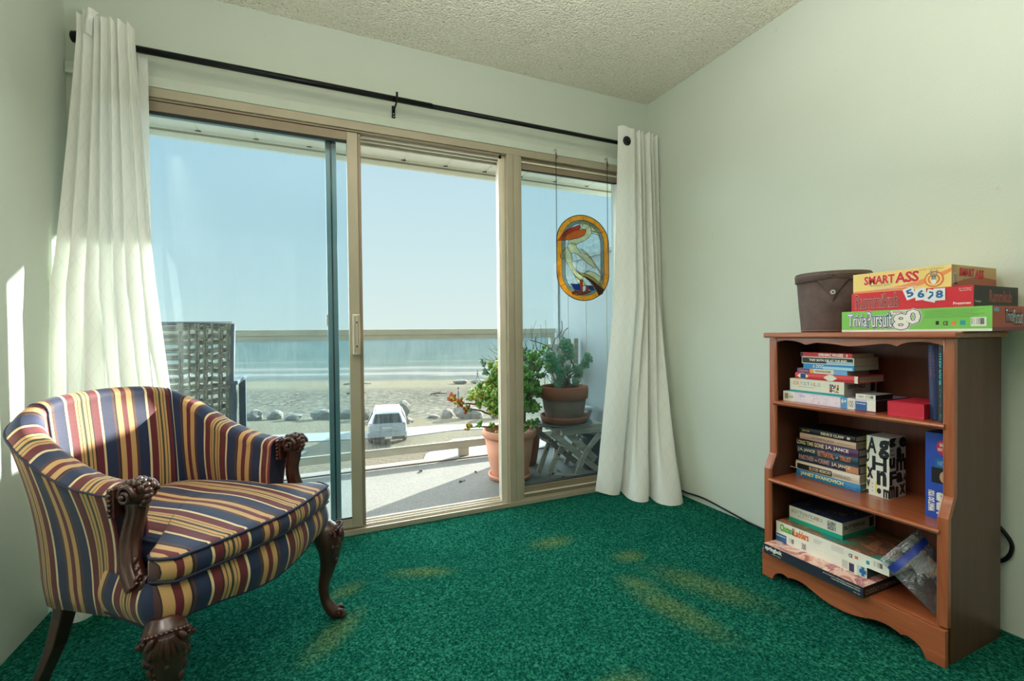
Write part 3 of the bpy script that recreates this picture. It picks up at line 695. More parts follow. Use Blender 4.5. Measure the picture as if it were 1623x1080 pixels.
def pot(parent, c, r0, r1, h, rim, mats, n=40):
    m1, m2 = mats; x, y, z = c; rr_ = r1 * 1.0
    b = MB()
    b.lathe([(r0 * .6, 0), (r0, 0.0), (r0 + .003, .004), (r0 + .005, .012), (lerp(r0, r1, .5), (h - rim) * .5), (r1 - .012, h - rim)], c, m2, n, cap=True)
    b.lathe([(r1 - .012, h - rim - .001), (r1, h - rim), (r1 + .005, h - rim * .5), (r1 + .004, h - .006), (r1 - .002, h), (r1 - .018, h), (r1 - .022, h - .03), (r1 - .024, h - rim)], c, m1, n, cap=False)
    pb = b.build('pot_body', parent)
    b = MB(); b.lathe([(r1 - .023, h - .05), (r1 * .5, h - .035), (0.001, h - .03)], c, m_soil, 24, cap=False); b.lathe([(r1 - .023, h - .06), (0.001, h - .065)], c, m_soil, 24, cap=False); b.build('soil', pb)
def saucer(parent, c, r, h, m):
    b = MB(); b.lathe([(r * .82, 0), (r * .93, .004), (r, h * .75), (r, h), (r - .010, h), (r - .014, h * .5), (r * .75, h * .35), (.001, h * .35)], c, m, 40, cap=True); b.build('saucer', parent)
def leaf(b, p, d, L, w, m, th=.3, r=R_):
    d = Vector(d).normalized(); up = Vector((r.uniform(-1, 1), r.uniform(-1, 1), r.uniform(-.3, 1)))
    s = d.cross(up)
    if s.length < .01: s = Vector((1, 0, 0))
    s.normalize(); u = s.cross(d)
    rot = Matrix((d, s, u)).transposed()
    b.blob(Vector(p) + d * L * .5, (L * .5, w * .5, w * .5 * th), m, 1, rot)
JP = thing('potted_jade_plant', 'tall terracotta pot with a spreading red tipped jade plant, behind the centre mullion', 'potted plant', (1.29, 2.95, -.03))
saucer(JP, (1.29, 2.95, -.03), .15, .035, m_terra); pot(JP, (1.29, 2.95, -.016), .118, .185, .325, .045, (m_terra, m_terra))
r5 = random.Random(11); bs = MB(); bl = MB()
tipz = []
def branch(p, d, L, r, depth, mats, rnd, leafs=7, spread=.7, ll=.032, bsm=m_jb, BS=None, BL=None, up=.25):
    q = Vector(p); pts = [q.copy()]; dd = Vector(d).normalized()
    for i in range(4):
        dd = (dd + Vector((rnd.uniform(-.25, .25), rnd.uniform(-.25, .25), rnd.uniform(-.2, .2) + up * .25))).normalized()
        q = q + dd * L / 4; pts.append(q.copy())
    BS.tube(pts, [lerp(r, r * .6, i / 4) for i in range(5)], bsm, 6)
    if depth > 0:
        for k in range(rnd.choice((2, 3))):
            nd = (dd + Vector((rnd.uniform(-1, 1), rnd.uniform(-1, 1), rnd.uniform(-.5, .8))) * spread).normalized()
            branch(pts[rnd.choice((3, 4))], nd, L * rnd.uniform(.6, .85), r * .6, depth - 1, mats, rnd, leafs, spread, ll, bsm, BS, BL, up)
    if depth <= 1:
        for k in range(leafs):
            pp = pts[-1].lerp(pts[-2], rnd.uniform(0, 1)); ld = (dd + Vector((rnd.uniform(-1, 1), rnd.uniform(-1, 1), rnd.uniform(-.7, 1))) * 1.1)
            leaf(BL, pp, ld, ll * rnd.uniform(.7, 1.25), ll * rnd.uniform(.6, .8), mats(pp, rnd), .35, rnd)
def jm(p, r):
    t = (p.x - .92) / .42
    if t < .18: return r.choice((m_jr, m_jr, m_jy))
    if t < .6: return r.choice((m_jy, m_jg, m_jy, m_jg, m_jg))
    return r.choice((m_jg, m_jg, m_jy)) if t < .8 else m_jg
base = Vector((1.29, 2.95, .27))
bs.tube([base - Vector((0, 0, .03)), base + Vector((-.01, 0, .07)), base + Vector((-.02, 0, .13))], [.03, .024, .02], m_jb, 10)
top = base + Vector((-.02, 0, .12))
for (dx, dy, dz, L) in [(-1, -.1, .05, .17), (-1, .1, .45, .15), (-.9, -.3, .7, .11), (-.5, .1, .9, .13), (-.1, -.1, 1, .16), (.25, 0, 1, .2), (.5, .1, .8, .17), (.8, -.1, .5, .14), (.9, 0, .15, .12), (-.3, -.5, .5, .12), (.3, -.4, .6, .14), (.5, -.2, -.05, .11), (.75, -.2, .9, .17), (.35, .1, 1.3, .26), (.95, -.2, .7, .16), (.7, -.3, 1.3, .2), (-.6, .3, .2, .14), (-.45, -.1, .35, .1), (.6, -.3, .2, .12)]:
    branch(top, (dx, dy, dz), L, .011, 2, jm, r5, 11, .75, .043, m_jb, bs, bl, .1)
branch(base + Vector((-.015, -.01, .05)), (-1, -.1, .12), .20, .008, 1, jm, r5, 12, .8, .036, m_jb, bs, bl, .0)
branch(Vector((1.05, 2.93, .50)), (-1, -.05, -.05), .13, .006, 1, lambda p, r: r.choice((m_jr, m_jr, m_jy)), r5, 10, .8, .036, m_jb, bs, bl, .0)
for k in range(14): leaf(bl, (1.2 + R_.uniform(-.03, .05), 2.9 + R_.uniform(-.04, .03), .275 + R_.uniform(0, .02)), (R_.uniform(-1, 1), R_.uniform(-1, 1), .9), .03, .02, m_jy, .5)
bs.build('stem', JP); o = bl.build('foliage', JP); tag(o, kind=None)
# grey green bush behind
GB = thing('potted_bush', 'grey green leafy bush with bare twigs, between the jade plant and the terracotta bowl', 'potted plant', (1.52, 3.22, -.03))
pot(GB, (1.52, 3.22, -.03), .10, .15, .30, .045, (m_terra2, m_terra2))
bs = MB(); bl = MB(); r6 = random.Random(5)
for k in range(11):
    branch(Vector((1.52, 3.22, .24)), (r6.uniform(-.5, .2), r6.uniform(-.2, .2), 1), r6.uniform(.22, .30), .009, 2, lambda p, r: r.choice((m_gg, m_gg, m_ros)), r6, 11, .55, .042, m_twig, bs, bl, .5)
for k in range(16):
    q = Vector((1.56 + r6.uniform(-.1, .1), 3.2, .62)); pts = [q]; dd = Vector((r6.uniform(-.8, .7), r6.uniform(-.3, .3), 1)).normalized()
    for i in range(6):
        dd = (dd + Vector((r6.uniform(-.45, .45), r6.uniform(-.3, .3), r6.uniform(-.2, .3)))).normalized(); q = q + dd * .065; pts.append(q)
        if i > 1 and r6.random() < .6: e = (dd + Vector((r6.uniform(-1, 1), 0, r6.uniform(-.4, .8)))).normalized(); bs.tube([q, q + e * .04, q + e * .08 + Vector((0, 0, .015))], .0012, m_twig, 4)
    bs.tube(pts, [.0035 - .0004 * i for i in range(7)], m_twig, 5)
bs.build('twigs', GB); bl.build('foliage', GB)

# weathered folding table under the bowl
m_wth = wood('weathered_wood', (150, 146, 138), (196, 190, 178), .8, 1, 'X', coat=0, spec=.2)
TB = thing('folding_table', 'weathered grey wooden folding table with crossed legs, carrying the terracotta bowl', 'table', (1.71, 2.87, -.03))
b = MB()
for k in range(4): b.box((1.515, 2.74 + k * .068, .312), (1.93, 2.80 + k * .068, .330), m_wth)
b.build('table_top', TB, bevel=.003)
for ya in (2.745, 2.985):
    b = MB(); b.box((1.60, ya, .268), (1.93, ya + .02, .311), m_wth); b.build('apron', TB, bevel=.002)
def plank(a, c, w, t, curve=0.0, name='leg'):
    b = MB(); P = crom([a, ((Vector(a) + Vector(c)) / 2 + Vector((-curve, 0, curve * .8))), c], 6)
    rings = []
    for i, p in enumerate(P):
        d = (P[min(i + 1, len(P) - 1)] - P[max(i - 1, 0)]).normalized(); n = d.cross(Vector((0, 1, 0))).normalized() * w / 2; y = Vector((0, t / 2, 0))
        rings.append([p - n - y, p + n - y, p + n + y, p - n + y])
    b.rings(rings, m_wth, smooth=False); m = (Vector(a) + Vector(c)) / 2
    b.lathe([(0, 0), (.007, 0), (.006, .003), (0, .003)], (lerp(a[0], c[0], .72), a[1] - t / 2, lerp(a[2], c[2], .72)), m_blk, 10, 'Y')
    return b.build(name, TB, bevel=.002)
plank((1.535, 2.775, .29), (1.895, 2.775, -.005), .042, .018)
plank((1.50, 3.0, .29), (1.86, 3.0, -.005), .042, .018)
plank((1.66, 2.80, .285), (1.90, 2.80, .06), .05, .018, 0, 'brace')
plank((1.505, 2.93, -.02), (1.60, 2.93, .205), .034, .018)
plank((1.528, 2.835, -.02), (1.645, 2.835, .175), .034, .018)
plank((1.715, 2.755, -.02), (1.91, 2.755, .25), .036, .018, .02)
plank((1.78, 3.02, -.02), (1.97, 3.02, .25), .036, .018, .02)
for pa, pb in (((1.545, 2.78, .0), (1.72, 2.70, -.008)), ((1.565, 2.83, .20), (1.57, 3.0, .20)), ((1.69, 2.77, .15), (1.69, 3.0, .15))):
    b = MB(); b.tube([pa, pb], .0085, m_wth, 8); b.build('dowel', TB)
m_plate = M('dark_plate', (86, 96, 100), .5)
b = MB(); b.lathe([(.12, 0), (.18, .004), (.205, .012), (.205, .017), (.17, .010), (.001, .010)], (1.675, 2.87, .331), m_plate, 40); tag(b.build('plate'), 'dark grey plate under the terracotta bowl on the folding table', 'plate')
BW = thing('potted_succulent', 'wide terracotta bowl of leggy green rosette succulents standing on the folding table', 'potted plant', (1.685, 2.87, .342))
saucer(BW, (1.685, 2.87, .3425), .172, .05, m_terra2); pot(BW, (1.685, 2.87, .362), .125, .168, .235, .085, (m_terra2, m_terraP))
bs = MB(); r8 = random.Random(21)
def rosette(c, d, R, m, n=22):
    b_ = bl; d = Vector(d).normalized(); a = d.orthogonal().normalized(); e = d.cross(a)
    for i in range(n):
        t = i * 2.4; k = i / n; dr = (a * math.cos(t) + e * math.sin(t)) * lerp(.35, 1, k) + d * lerp(1.1, .1, k)
        dr.normalize(); u = d; s = dr.cross(u); 
        if s.length < .01: continue
        s.normalize(); u = s.cross(dr); rot = Matrix((dr, s, u)).transposed()
        L = R * lerp(.5, 1, k); b_.blob(Vector(c) + dr * L * .55, (L * .5, L * .42, L * .12), (m if i % 3 else (m_gg if m is m_ros else m_ros)), 1, rot)
bl = MB()
heads = [((1.655, 2.80, .885), (-.2, -1, .5), .052), ((1.675, 2.79, .83), (.2, -1, .1), .045), ((1.53, 2.80, .80), (-.4, -1, .6), .05), ((1.56, 2.78, .745), (-.1, -1, .3), .045), ((1.60, 2.78, .70), (.1, -1, .2), .045), ((1.63, 2.82, .79), (0, -1, .6), .034), ((1.86, 2.84, .79), (.3, -1, .6), .042), ((1.835, 2.84, .745), (0, -1, .4), .036), ((1.77, 2.84, .71), (-.2, -.8, .6), .04), ((1.80, 2.86, .68), (.3, -.8, .3), .035), ((1.70, 2.84, .72), (0, -1, .5), .028), ((1.73, 2.80, .63), (.2, -1, .6), .03), ((1.60, 2.80, .62), (-.3, -1, .5), .034)]
for c, d, R in heads:
    rosette(c, d, R * 1.35, r8.choice((m_ros, m_ros, m_gg)))
    bx = (1.685 + r8.uniform(-.09, .09), 2.87 + r8.uniform(-.06, .06), .55)
    bs.tube(crom([bx, (lerp(bx[0], c[0], .3) + r8.uniform(-.02, .02), lerp(bx[1], c[1], .4), lerp(bx[2], c[2], .5)), c], 5), .0045, m_twig, 6)
for k in range(34):
    q = Vector((1.685 + r8.uniform(-.11, .11), 2.87 + r8.uniform(-.09, .09), .55)); pts = [q]; dd = Vector((r8.uniform(-.5, .5), r8.uniform(-.3, .3), 1)).normalized(); H = r8.uniform(.03, .06)
    for i in range(5):
        dd = (dd + Vector((r8.uniform(-.4, .4), r8.uniform(-.3, .3), r8.uniform(-.1, .3)))).normalized(); q = q + dd * H; pts.append(q)
    bs.tube(pts, [.003 - .0004 * i for i in range(6)], m_twig, 5)
for pp in [[(1.66, 2.85, .62), (1.60, 2.84, .76), (1.54, 2.84, .84), (1.46, 2.84, .86), (1.44, 2.83, .95)], [(1.66, 2.85, .62), (1.60, 2.84, .80), (1.57, 2.84, .86), (1.50, 2.84, .90), (1.40, 2.84, .93)], [(1.62, 2.86, .84), (1.66, 2.86, .93), (1.69, 2.86, .99), (1.72, 2.86, 1.01)], [(1.57, 2.84, .86), (1.60, 2.84, .93), (1.66, 2.85, .99), (1.66, 2.85, 1.06)], [(1.72, 2.86, .65), (1.74, 2.86, .78), (1.70, 2.86, .86), (1.75, 2.86, .90)]]:
    bs.tube(crom(pp, 5), .003, m_twig, 5)
bs.build('stems', BW); bl.build('rosettes', BW)
# dark nursery pot
NP = thing('nursery_pot', 'dark teal ribbed plastic plant pot on the balcony floor under the folding table', 'plant pot', (1.97, 2.90, -.03))
m_np = M('dark_teal_plastic', (44, 66, 74), .4)
b = MB(); b.tube([(1.97, 2.90, -.02 + .04 * i) for i in range(7)], [.075 + .006 * i for i in range(7)], m_np, 48, flute=.03, nf=16); b.lathe([(.108, 0), (.120, .004), (.120, .02), (.105, .02)], (1.97, 2.90, .215), m_np, 32, cap=False); b.build('pot_body', NP)
b = MB(); b.lathe([(.08, 0), (.105, .012), (.105, .02), (.098, .016), (.001, .008)], (1.97, 2.90, -.03), m_np, 32); b.build('saucer', NP)
# white slatted chair behind
m_wht = M('white_painted_slat', (206, 212, 216), .6, var=.05)
WC = thing('slatted_chair', 'white slatted folding chair with grey wooden posts, behind the terracotta bowl by the balcony wall', 'chair', (1.93, 3.2, -.03))
for k, z in enumerate((.86, .80, .735, .66)):
    b = MB(); b.box((1.73 + .02 * k, 3.27 - .002 * k, z - .026), (2.045, 3.285 - .002 * k, z + .026), m_wht); b.build('back_slat', WC, bevel=.004)
for x in (1.86, 2.0):
    b = MB(); b.bar((x + .03, 3.262, .93), (x - .03 + .05 * (x > 1.9), 3.255, -.028), .022, .04, m_wth, (1, 0, 0)); b.build('post', WC, bevel=.003)
b = MB(); b.box((1.80, 3.0, .38), (2.03, 3.24, .40), m_wht); b.build('seat', WC, bevel=.003)
for x in (1.815, 2.01):
    b = MB(); b.bar((x, 3.03, .379), (x, 3.22, -.028), .02, .03, m_wth, (1, 0, 0)); b.build('leg', WC, bevel=.002)
# fallen leaves
m_dl = M('dead_leaf', (72, 58, 46), .9)
lv = [(1.62, 2.80, 'brown leaf by the near feet of the folding table'), (1.585, 2.88, 'dark crumpled leaf beside the folding table foot'), (1.66, 2.92, 'dark leaf between the folding table legs'), (.75, 3.36, 'brown leaf on the sunlit balcony floor nearest the railing'), (1.10, 3.15, 'small brown leaf left of the jade pot'), (.95, 3.0, 'small dark leaf on the shaded balcony floor')]
for x, y, l in lv:
    b = MB(); r = R_
    for k in range(3):
        leaf(b, (x + r.uniform(-.015, .015), y + r.uniform(-.012, .012), -.026), (r.uniform(-1, 1), r.uniform(-1, 1), .05), .03, .014, m_dl, .2)
    o = b.build('fallen_leaf'); o.location.z = -.03; tag(o, l, 'leaf', 'dead leaves on the balcony floor')
# ============================================================ STRIPED ARMCHAIR
NAVY = (27, 43, 80); MAR = (102, 32, 42); TAN = (200, 158, 104); CRM = (226, 204, 162); GRN = (44, 60, 44); BRN = (84, 52, 52); DK = (34, 28, 36)
SEQ = [(NAVY, 13), (DK, 1), (CRM, 3), (MAR, 9), (DK, 1.5), (TAN, 3.5), (GRN, 1), (TAN, 3.5), (GRN, 3), (TAN, 3), (DK, .8), (TAN, 3), (MAR, 8), (BRN, 1.5), (CRM, 3), (DK, 1), (NAVY, 13), (BRN, 3), (DK, 1), (TAN, 7), (MAR, 7), (TAN, 7), (DK, 2), (BRN, 3)]
def stripe_mat():
    t = NT('striped_upholstery'); v = t.coords('UV'); sx = t.n('ShaderNodeSeparateXYZ'); t.l(v, sx.inputs[0])
    m = t.n('ShaderNodeMath', operation='MULTIPLY'); t.l(sx.outputs['X'], m.inputs[0]); m.inputs[1].default_value = 1 / .225
    f = t.n('ShaderNodeMath', operation='FRACT'); t.l(m.outputs[0], f.inputs[0])
    tot = sum(w for _, w in SEQ); st = []; a = 0
    for c, w in SEQ: st.append((a / tot, rgb(*c))); a += w
    c = t.ramp(f.outputs[0], st, 'CONSTANT').outputs['Color']
    wv = t.noise(t.coords('UV', (900, 900, 1)), 1, 2, .6); w2 = t.noise(t.coords('UV', (60, 500, 1)), 1, 2)
    c = t.mix(.35, c, t.ramp(wv.outputs['Fac'], [(.3, (.35, .35, .35, 1)), (.7, (1, 1, 1, 1))]).outputs['Color'], 'MULTIPLY')
    ad = t.n('ShaderNodeMath', operation='ADD'); t.l(wv.outputs['Fac'], ad.inputs[0]); t.l(w2.outputs['Fac'], ad.inputs[1])
    t.bsdf(c, .62, 0, t.bump(ad.outputs[0], .35, .0015), .35, Sheen_Weight=.15); return t.m
m_str = stripe_mat()
m_pip = M('navy_piping', (34, 36, 62), .6, bump=.2, bscale=400)
m_mah = M('carved_mahogany', (62, 29, 20), .3, var=.35, vscale=25, bump=.1, bscale=60, spec=.6, Coat_Weight=.25, Coat_Roughness=.2)
m_brass = M('brass_nail', (150, 110, 60), .3, .9)
CA = math.radians(50)
CH = thing('armchair', 'low armchair in navy, maroon and tan stripes with carved dark wood legs', 'armchair', (-.123, 1.49, 0), CA)
# local frame: x across (towards the window end), y back, z up.
# spine of the padded top roll and the footprints of the shell (right half; mirrored)
half = [  # centre of the padded edge (x,y,z), its radius, inner foot (x,y), outer foot (x,y,z), width to the outer welt, drop of the welt
    ((.236, .165, .590), .028, (.212, .160), (.262, .172, .297), .052, .018),
    ((.239, .215, .596), .028, (.216, .215), (.260, .212, .293), .054, .019),
    ((.240, .28, .606), .029, (.218, .28), (.259, .25, .290), .056, .020),
    ((.238, .39, .640), .030, (.220, .38), (.257, .345, .284), .056, .022),
    ((.238, .47, .682), .030, (.218, .45), (.254, .42, .278), .052, .026),
    ((.228, .535, .722), .030, (.210, .505), (.236, .47, .272), .046, .030),
    ((.200, .575, .752), .029, (.192, .532), (.200, .50, .268), .036, .032),
    ((.155, .592, .772), .027, (.148, .546), (.148, .518, .266), .026, .032),
    ((.085, .600, .782), .026, (.080, .553), (.080, .53, .265), .022, .032),
    ((0, .603, .785), .026, (0, .556), (0, .534, .265), .021, .032),
]
full = half + [((-a[0], a[1], a[2]), r, (-i[0], i[1]), (-o[0], o[1], o[2]), w, dr) for a, r, i, o, w, dr in half[-2::-1]]
def chan(fn, n=8): return crom([fn(k) for k in full], n)
N8 = 8
cT = chan(lambda k: k[0]); cI = chan(lambda k: (k[2][0], k[2][1], .38)); cO = chan(lambda k: k[3]); cR = [p.x for p in chan(lambda k: (k[1], 0, 0))]
cW = [p.x for p in chan(lambda k: (k[4], k[5], 0))]; cD = [p.y for p in chan(lambda k: (k[4], k[5], 0))]
NS = len(cT)
# arc length from the middle of the back
arc = [0.0]
for i in range(1, NS):
    a = (cT[i] + cO[i] + cI[i]) / 3; c = (cT[i - 1] + cO[i - 1] + cI[i - 1]) / 3; arc.append(arc[-1] + Vector((a.x - c.x, a.y - c.y, 0)).length)
mid = arc[NS // 2]; arc = [a - mid for a in arc]
NIN, NRO, NOUT = 10, 14, 12
def section(i):
    T, I, O, r = cT[i], cI[i], cO[i], cR[i]
    d = (cT[min(i + 1, NS - 1)] - cT[max(i - 1, 0)]); d.z = 0; d.normalize()
    out = Vector((d.y, -d.x, 0))
    if out.dot(Vector((T.x, T.y - .2, 0))) < 0: out = -out
    # local 2-D offsets along out, height z, footprint drift along the tangent kept by lerp
    pts = []
    inner_top = T - out * (r * .95) + Vector((0, 0, -r * .2))
    for k in range(NIN):
        t = k / NIN; p = I.lerp(inner_top, t); p -= out * (.014 * math.sin(t * PI)) * -1 * .2; p += -out * (.016 * math.sin(t * PI)); pts.append(p)
    NA = 7
    for k in range(NA):
        a = PI * 1.06 - (PI * .60) * k / (NA - 1)
        pts.append(T + out * (math.cos(a) * r) + Vector((0, 0, math.sin(a) * r)))
    top = pts[-1]; seam = T + out * cW[i] + Vector((0, 0, r - cD[i]))
    for k in range(1, NRO - NA + 2):
        t = k / (NRO - NA + 1); p = top.lerp(seam, t); p.z += .010 * math.sin(t * PI) ; pts.append(p)
    outer_top = seam
    for k in range(1, NOUT + 1):
        t = k / NOUT; p = outer_top.lerp(O, t); p -= out * (.014 * math.sin(min(1, t * 1.15) * PI)); pts.append(p)
    # under edge and closing inner underside
    pts.append(O - out * .02 + Vector((0, 0, -.002))); pts.append(O - out * .04 + Vector((0, 0, .004)))
    return pts
def shell(i0, i1, name, tuck=.006):
    b = MB(); secs = [section(i) for i in range(i0, i1 + 1)]
    # shrink the end sections a little so that the panels meet in a seam
    def shrink(sec, k):
        c = sum(sec, Vector()) / len(sec); return [p + (cc - p).normalized() * 0 for p, cc in zip(sec, [c] * len(sec))]
    vl = [0.0]
    mids = secs[len(secs) // 2]
    for a, c in zip(mids, mids[1:]): vl.append(vl[-1] + (c - a).length)
    b.rings(secs, m_str, uvs=lambda i, j: (arc[min(i0 + i, NS - 1)], vl[min(j, len(vl) - 1)]), cap=True)
    return b.build(name, CH, world=False)
SL, SRt = 4 * N8 + 4, NS - 1 - (4 * N8 + 4)
SL = 6 * N8 + 3; SRt = NS - 1 - SL
ARM0 = shell(0, SL, 'armrest'); ARM1 = shell(SRt, NS - 1, 'armrest'); BKR = shell(SL, SRt, 'backrest')
for i in (SL, SRt):
    b = MB(); sec = section(i); b.tube(sec[:NIN + NRO + NOUT + 1], .0032, m_pip, 6); b.build('seam_piping', BKR, world=False)
for i0, i1 in ((0, SL), (SRt, NS - 1)):
    b = MB(); b.tube([section(i)[NIN + NRO] for i in range(i0, i1 + 1)], .0028, m_str if False else m_pip, 6); b.build('edge_welt', ARM0 if i0 == 0 else ARM1, world=False)
# dark facing strips on the front ends of the arms
for sg in (-1, 1):
    b = MB()
    i = 0 if sg > 0 else NS - 1
    sec = section(i); y = sec[0].y
    c = [p + Vector((0, -.003, 0)) for p in sec[:-2]]
    b.tube(c, .0035, M('maroon_gimp', (120, 50, 62), .7), 6); b.build('gimp_trim', ARM0 if sg > 0 else ARM1, world=False)
    b = MB(); A = [b.bm.verts.new(p + Vector((0, -.004, 0))) for p in sec[:-2]]; B_ = [b.bm.verts.new(p + Vector((0, .002, 0))) for p in sec[:-2]]
    b.face(A, m_pip); b.face(list(reversed(B_)), m_pip)
    for k in range(len(A)): j = (k + 1) % len(A); b.face([A[k], A[j], B_[j], B_[k]], m_pip)
    b.build('arm_facing', ARM0 if sg > 0 else ARM1, world=False)

# ---- upholstered seat rail with a serpentine lower edge and bowed front
def bow(x): return -.050 * math.cos(x / .29 * PI / 2) if abs(x) < .29 else 0.0
b = MB(); NU, NV = 60, 14
def railf(u, v):
    # u runs round: left side, front, right side
    w = .285
    if u < .2: t = u / .2; x = -w + .022 * (1 - t); y = lerp(.21, .02, t)
    elif u > .8: t = (u - .8) / .2; x = w - .022 * t; y = lerp(.02, .21, t)
    else:
        t = (u - .2) / .6; x = lerp(-w, w, t); y = .0 + bow(x)
        e = 1 - min(1, (w - abs(x)) / .03); y += .02 * e ** 2
    bulge = .016 * math.sin(v * PI)
    q = abs(x) / w
    zb = .318 - .030 * math.cos(min(1, q / .80) * PI) if q < .8 else lerp(.348, .312, min(1, (q - .8) / .1))
    zb = lerp(.292, .318, (1 - math.cos(min(1, q / .82) * PI)) / 2) if q < .82 else .318 - .012 * min(1, (q - .82) / .1)
    z = lerp(zb, .408, v)
    if u < .2: return Vector((x - bulge, y, z))
    if u > .8: return Vector((x + bulge, y, z))
    return Vector((x, y - bulge, z))
def rail_uv(u, v):
    p = railf(u, .5); s = p.x
    if u < .2: s = -.285 - (.2 - u) / .2 * .19
    if u > .8: s = .285 + (u - .8) / .2 * .19
    return (s, v * .1)
V_ = b.grid(railf, NU, NV, m_str, uv=rail_uv)
SRL = b.build('seat_rail', CH, world=False)
b = MB(); b.tube([railf(i / 80, 0) + Vector((0, .002, 0)) for i in range(81)], .0035, m_pip, 6); b.build('rail_piping', SRL, world=False)
b = MB()
pl = [railf(i / 40, 0) for i in range(41)]
out_ = [(p.x * .985, p.y + .006) for p in pl] + [(.235, .30), (.225, .42), (.16, .495), (0, .515), (-.16, .495), (-.225, .42), (-.235, .30)]
b.prism(out_, 'Z', .325, .395, M('seat_webbing', (40, 34, 32), .9)); b.build('seat_base', CH, world=False)

# ---- loose seat cushion
def cushion_outline(n=160):
    P = []
    for t in range(0, 41):      # front edge left to right
        x = lerp(-.262, .262, t / 40); P.append((x, -.010 + bow(x) * 1.05 * (1 if abs(x) < .29 else 0)))
    P += [(.278, .012), (.282, .035), (.272, .052), (.235, .062), (.212, .075), (.208, .11), (.205, .2), (.205, .32), (.203, .42), (.190, .49), (.15, .522), (.08, .530), (0, .532)]
    P += [(-x, y) for x, y in P[-2:40:-1]]
    return P
CO = cushion_outline()
def cush():
    b = MB(); c = Vector((0, .26, 0)); K = 14
    rings = []; hs = []
    prof = []
    for k in range(1, K + 1):
        f = k / K; prof.append((f, .467 + .042 * (1 - f ** 2.6)))
    prof = prof[:-1] + [(.985, .471), (1.0, .465)]
    side = [(1.012, .452), (1.016, .438), (1.012, .424), (1.0, .412), (.97, .404)]
    allp = prof + side
    def R(f, z):
        ring = []
        for jj, (x, y) in enumerate(CO):
            if f < 1:
                an = math.atan2(y - c.y, x); ex = .235 + .02 * max(0, -math.sin(an)); ey = .285; q_ = (abs(math.cos(an) / ex) ** 3.2 + abs(math.sin(an) / ey) ** 3.2) ** (-1 / 3.2)
                w_ = f ** 5; x = lerp(q_ * math.cos(an), x, w_); y = lerp(c.y + q_ * math.sin(an), y, w_)
            kx = x * (f if f <= 1 else 1) ; ky = c.y + (y - c.y) * (f if f <= 1 else 1)
            if f > 1:
                L = math.hypot(x, y - c.y); kx = x + x / L * (f - 1) * .6; ky = y + (y - c.y) / L * (f - 1) * .6
            dz = .006 * noise.noise(Vector((kx * 6, ky * 6, 1)))
            sag = -.012 * math.exp(-((kx) ** 2 + (ky - .24) ** 2) / .02)
            ring.append(Vector((kx, ky, z + dz + sag * (1 if z > .46 else 0))))
        return ring
    RR = [R(f, z) for f, z in allp]
    V = [[b.bm.verts.new(p) for p in r] for r in RR]; n = len(CO)
    cen = b.bm.verts.new((0, c.y, .4990))
    def uv(v): return (v.co.x, v.co.y + v.co.z)
    for j in range(n):
        a, d = V[0][j], V[0][(j + 1) % n]; b.face([cen, a, d], m_str, [uv(cen), uv(a), uv(d)], True)
    for i in range(len(V) - 1):
        for j in range(n):
            q = [V[i][j], V[i + 1][j], V[i + 1][(j + 1) % n], V[i][(j + 1) % n]]; b.face(q, m_str, [uv(v) for v in q], True)
    b.face([v for v in V[-1]], m_str)
    o = b.build('seat_cushion', CH, world=False)
    for f, z in ((1.004, .4655), (1.004, .412)):
        b = MB(); b.tube([p + Vector((0, 0, .0)) for p in R(f, z)], .0042, m_pip, 7, closed=True); b.build('cushion_piping', o, world=False)
cush()

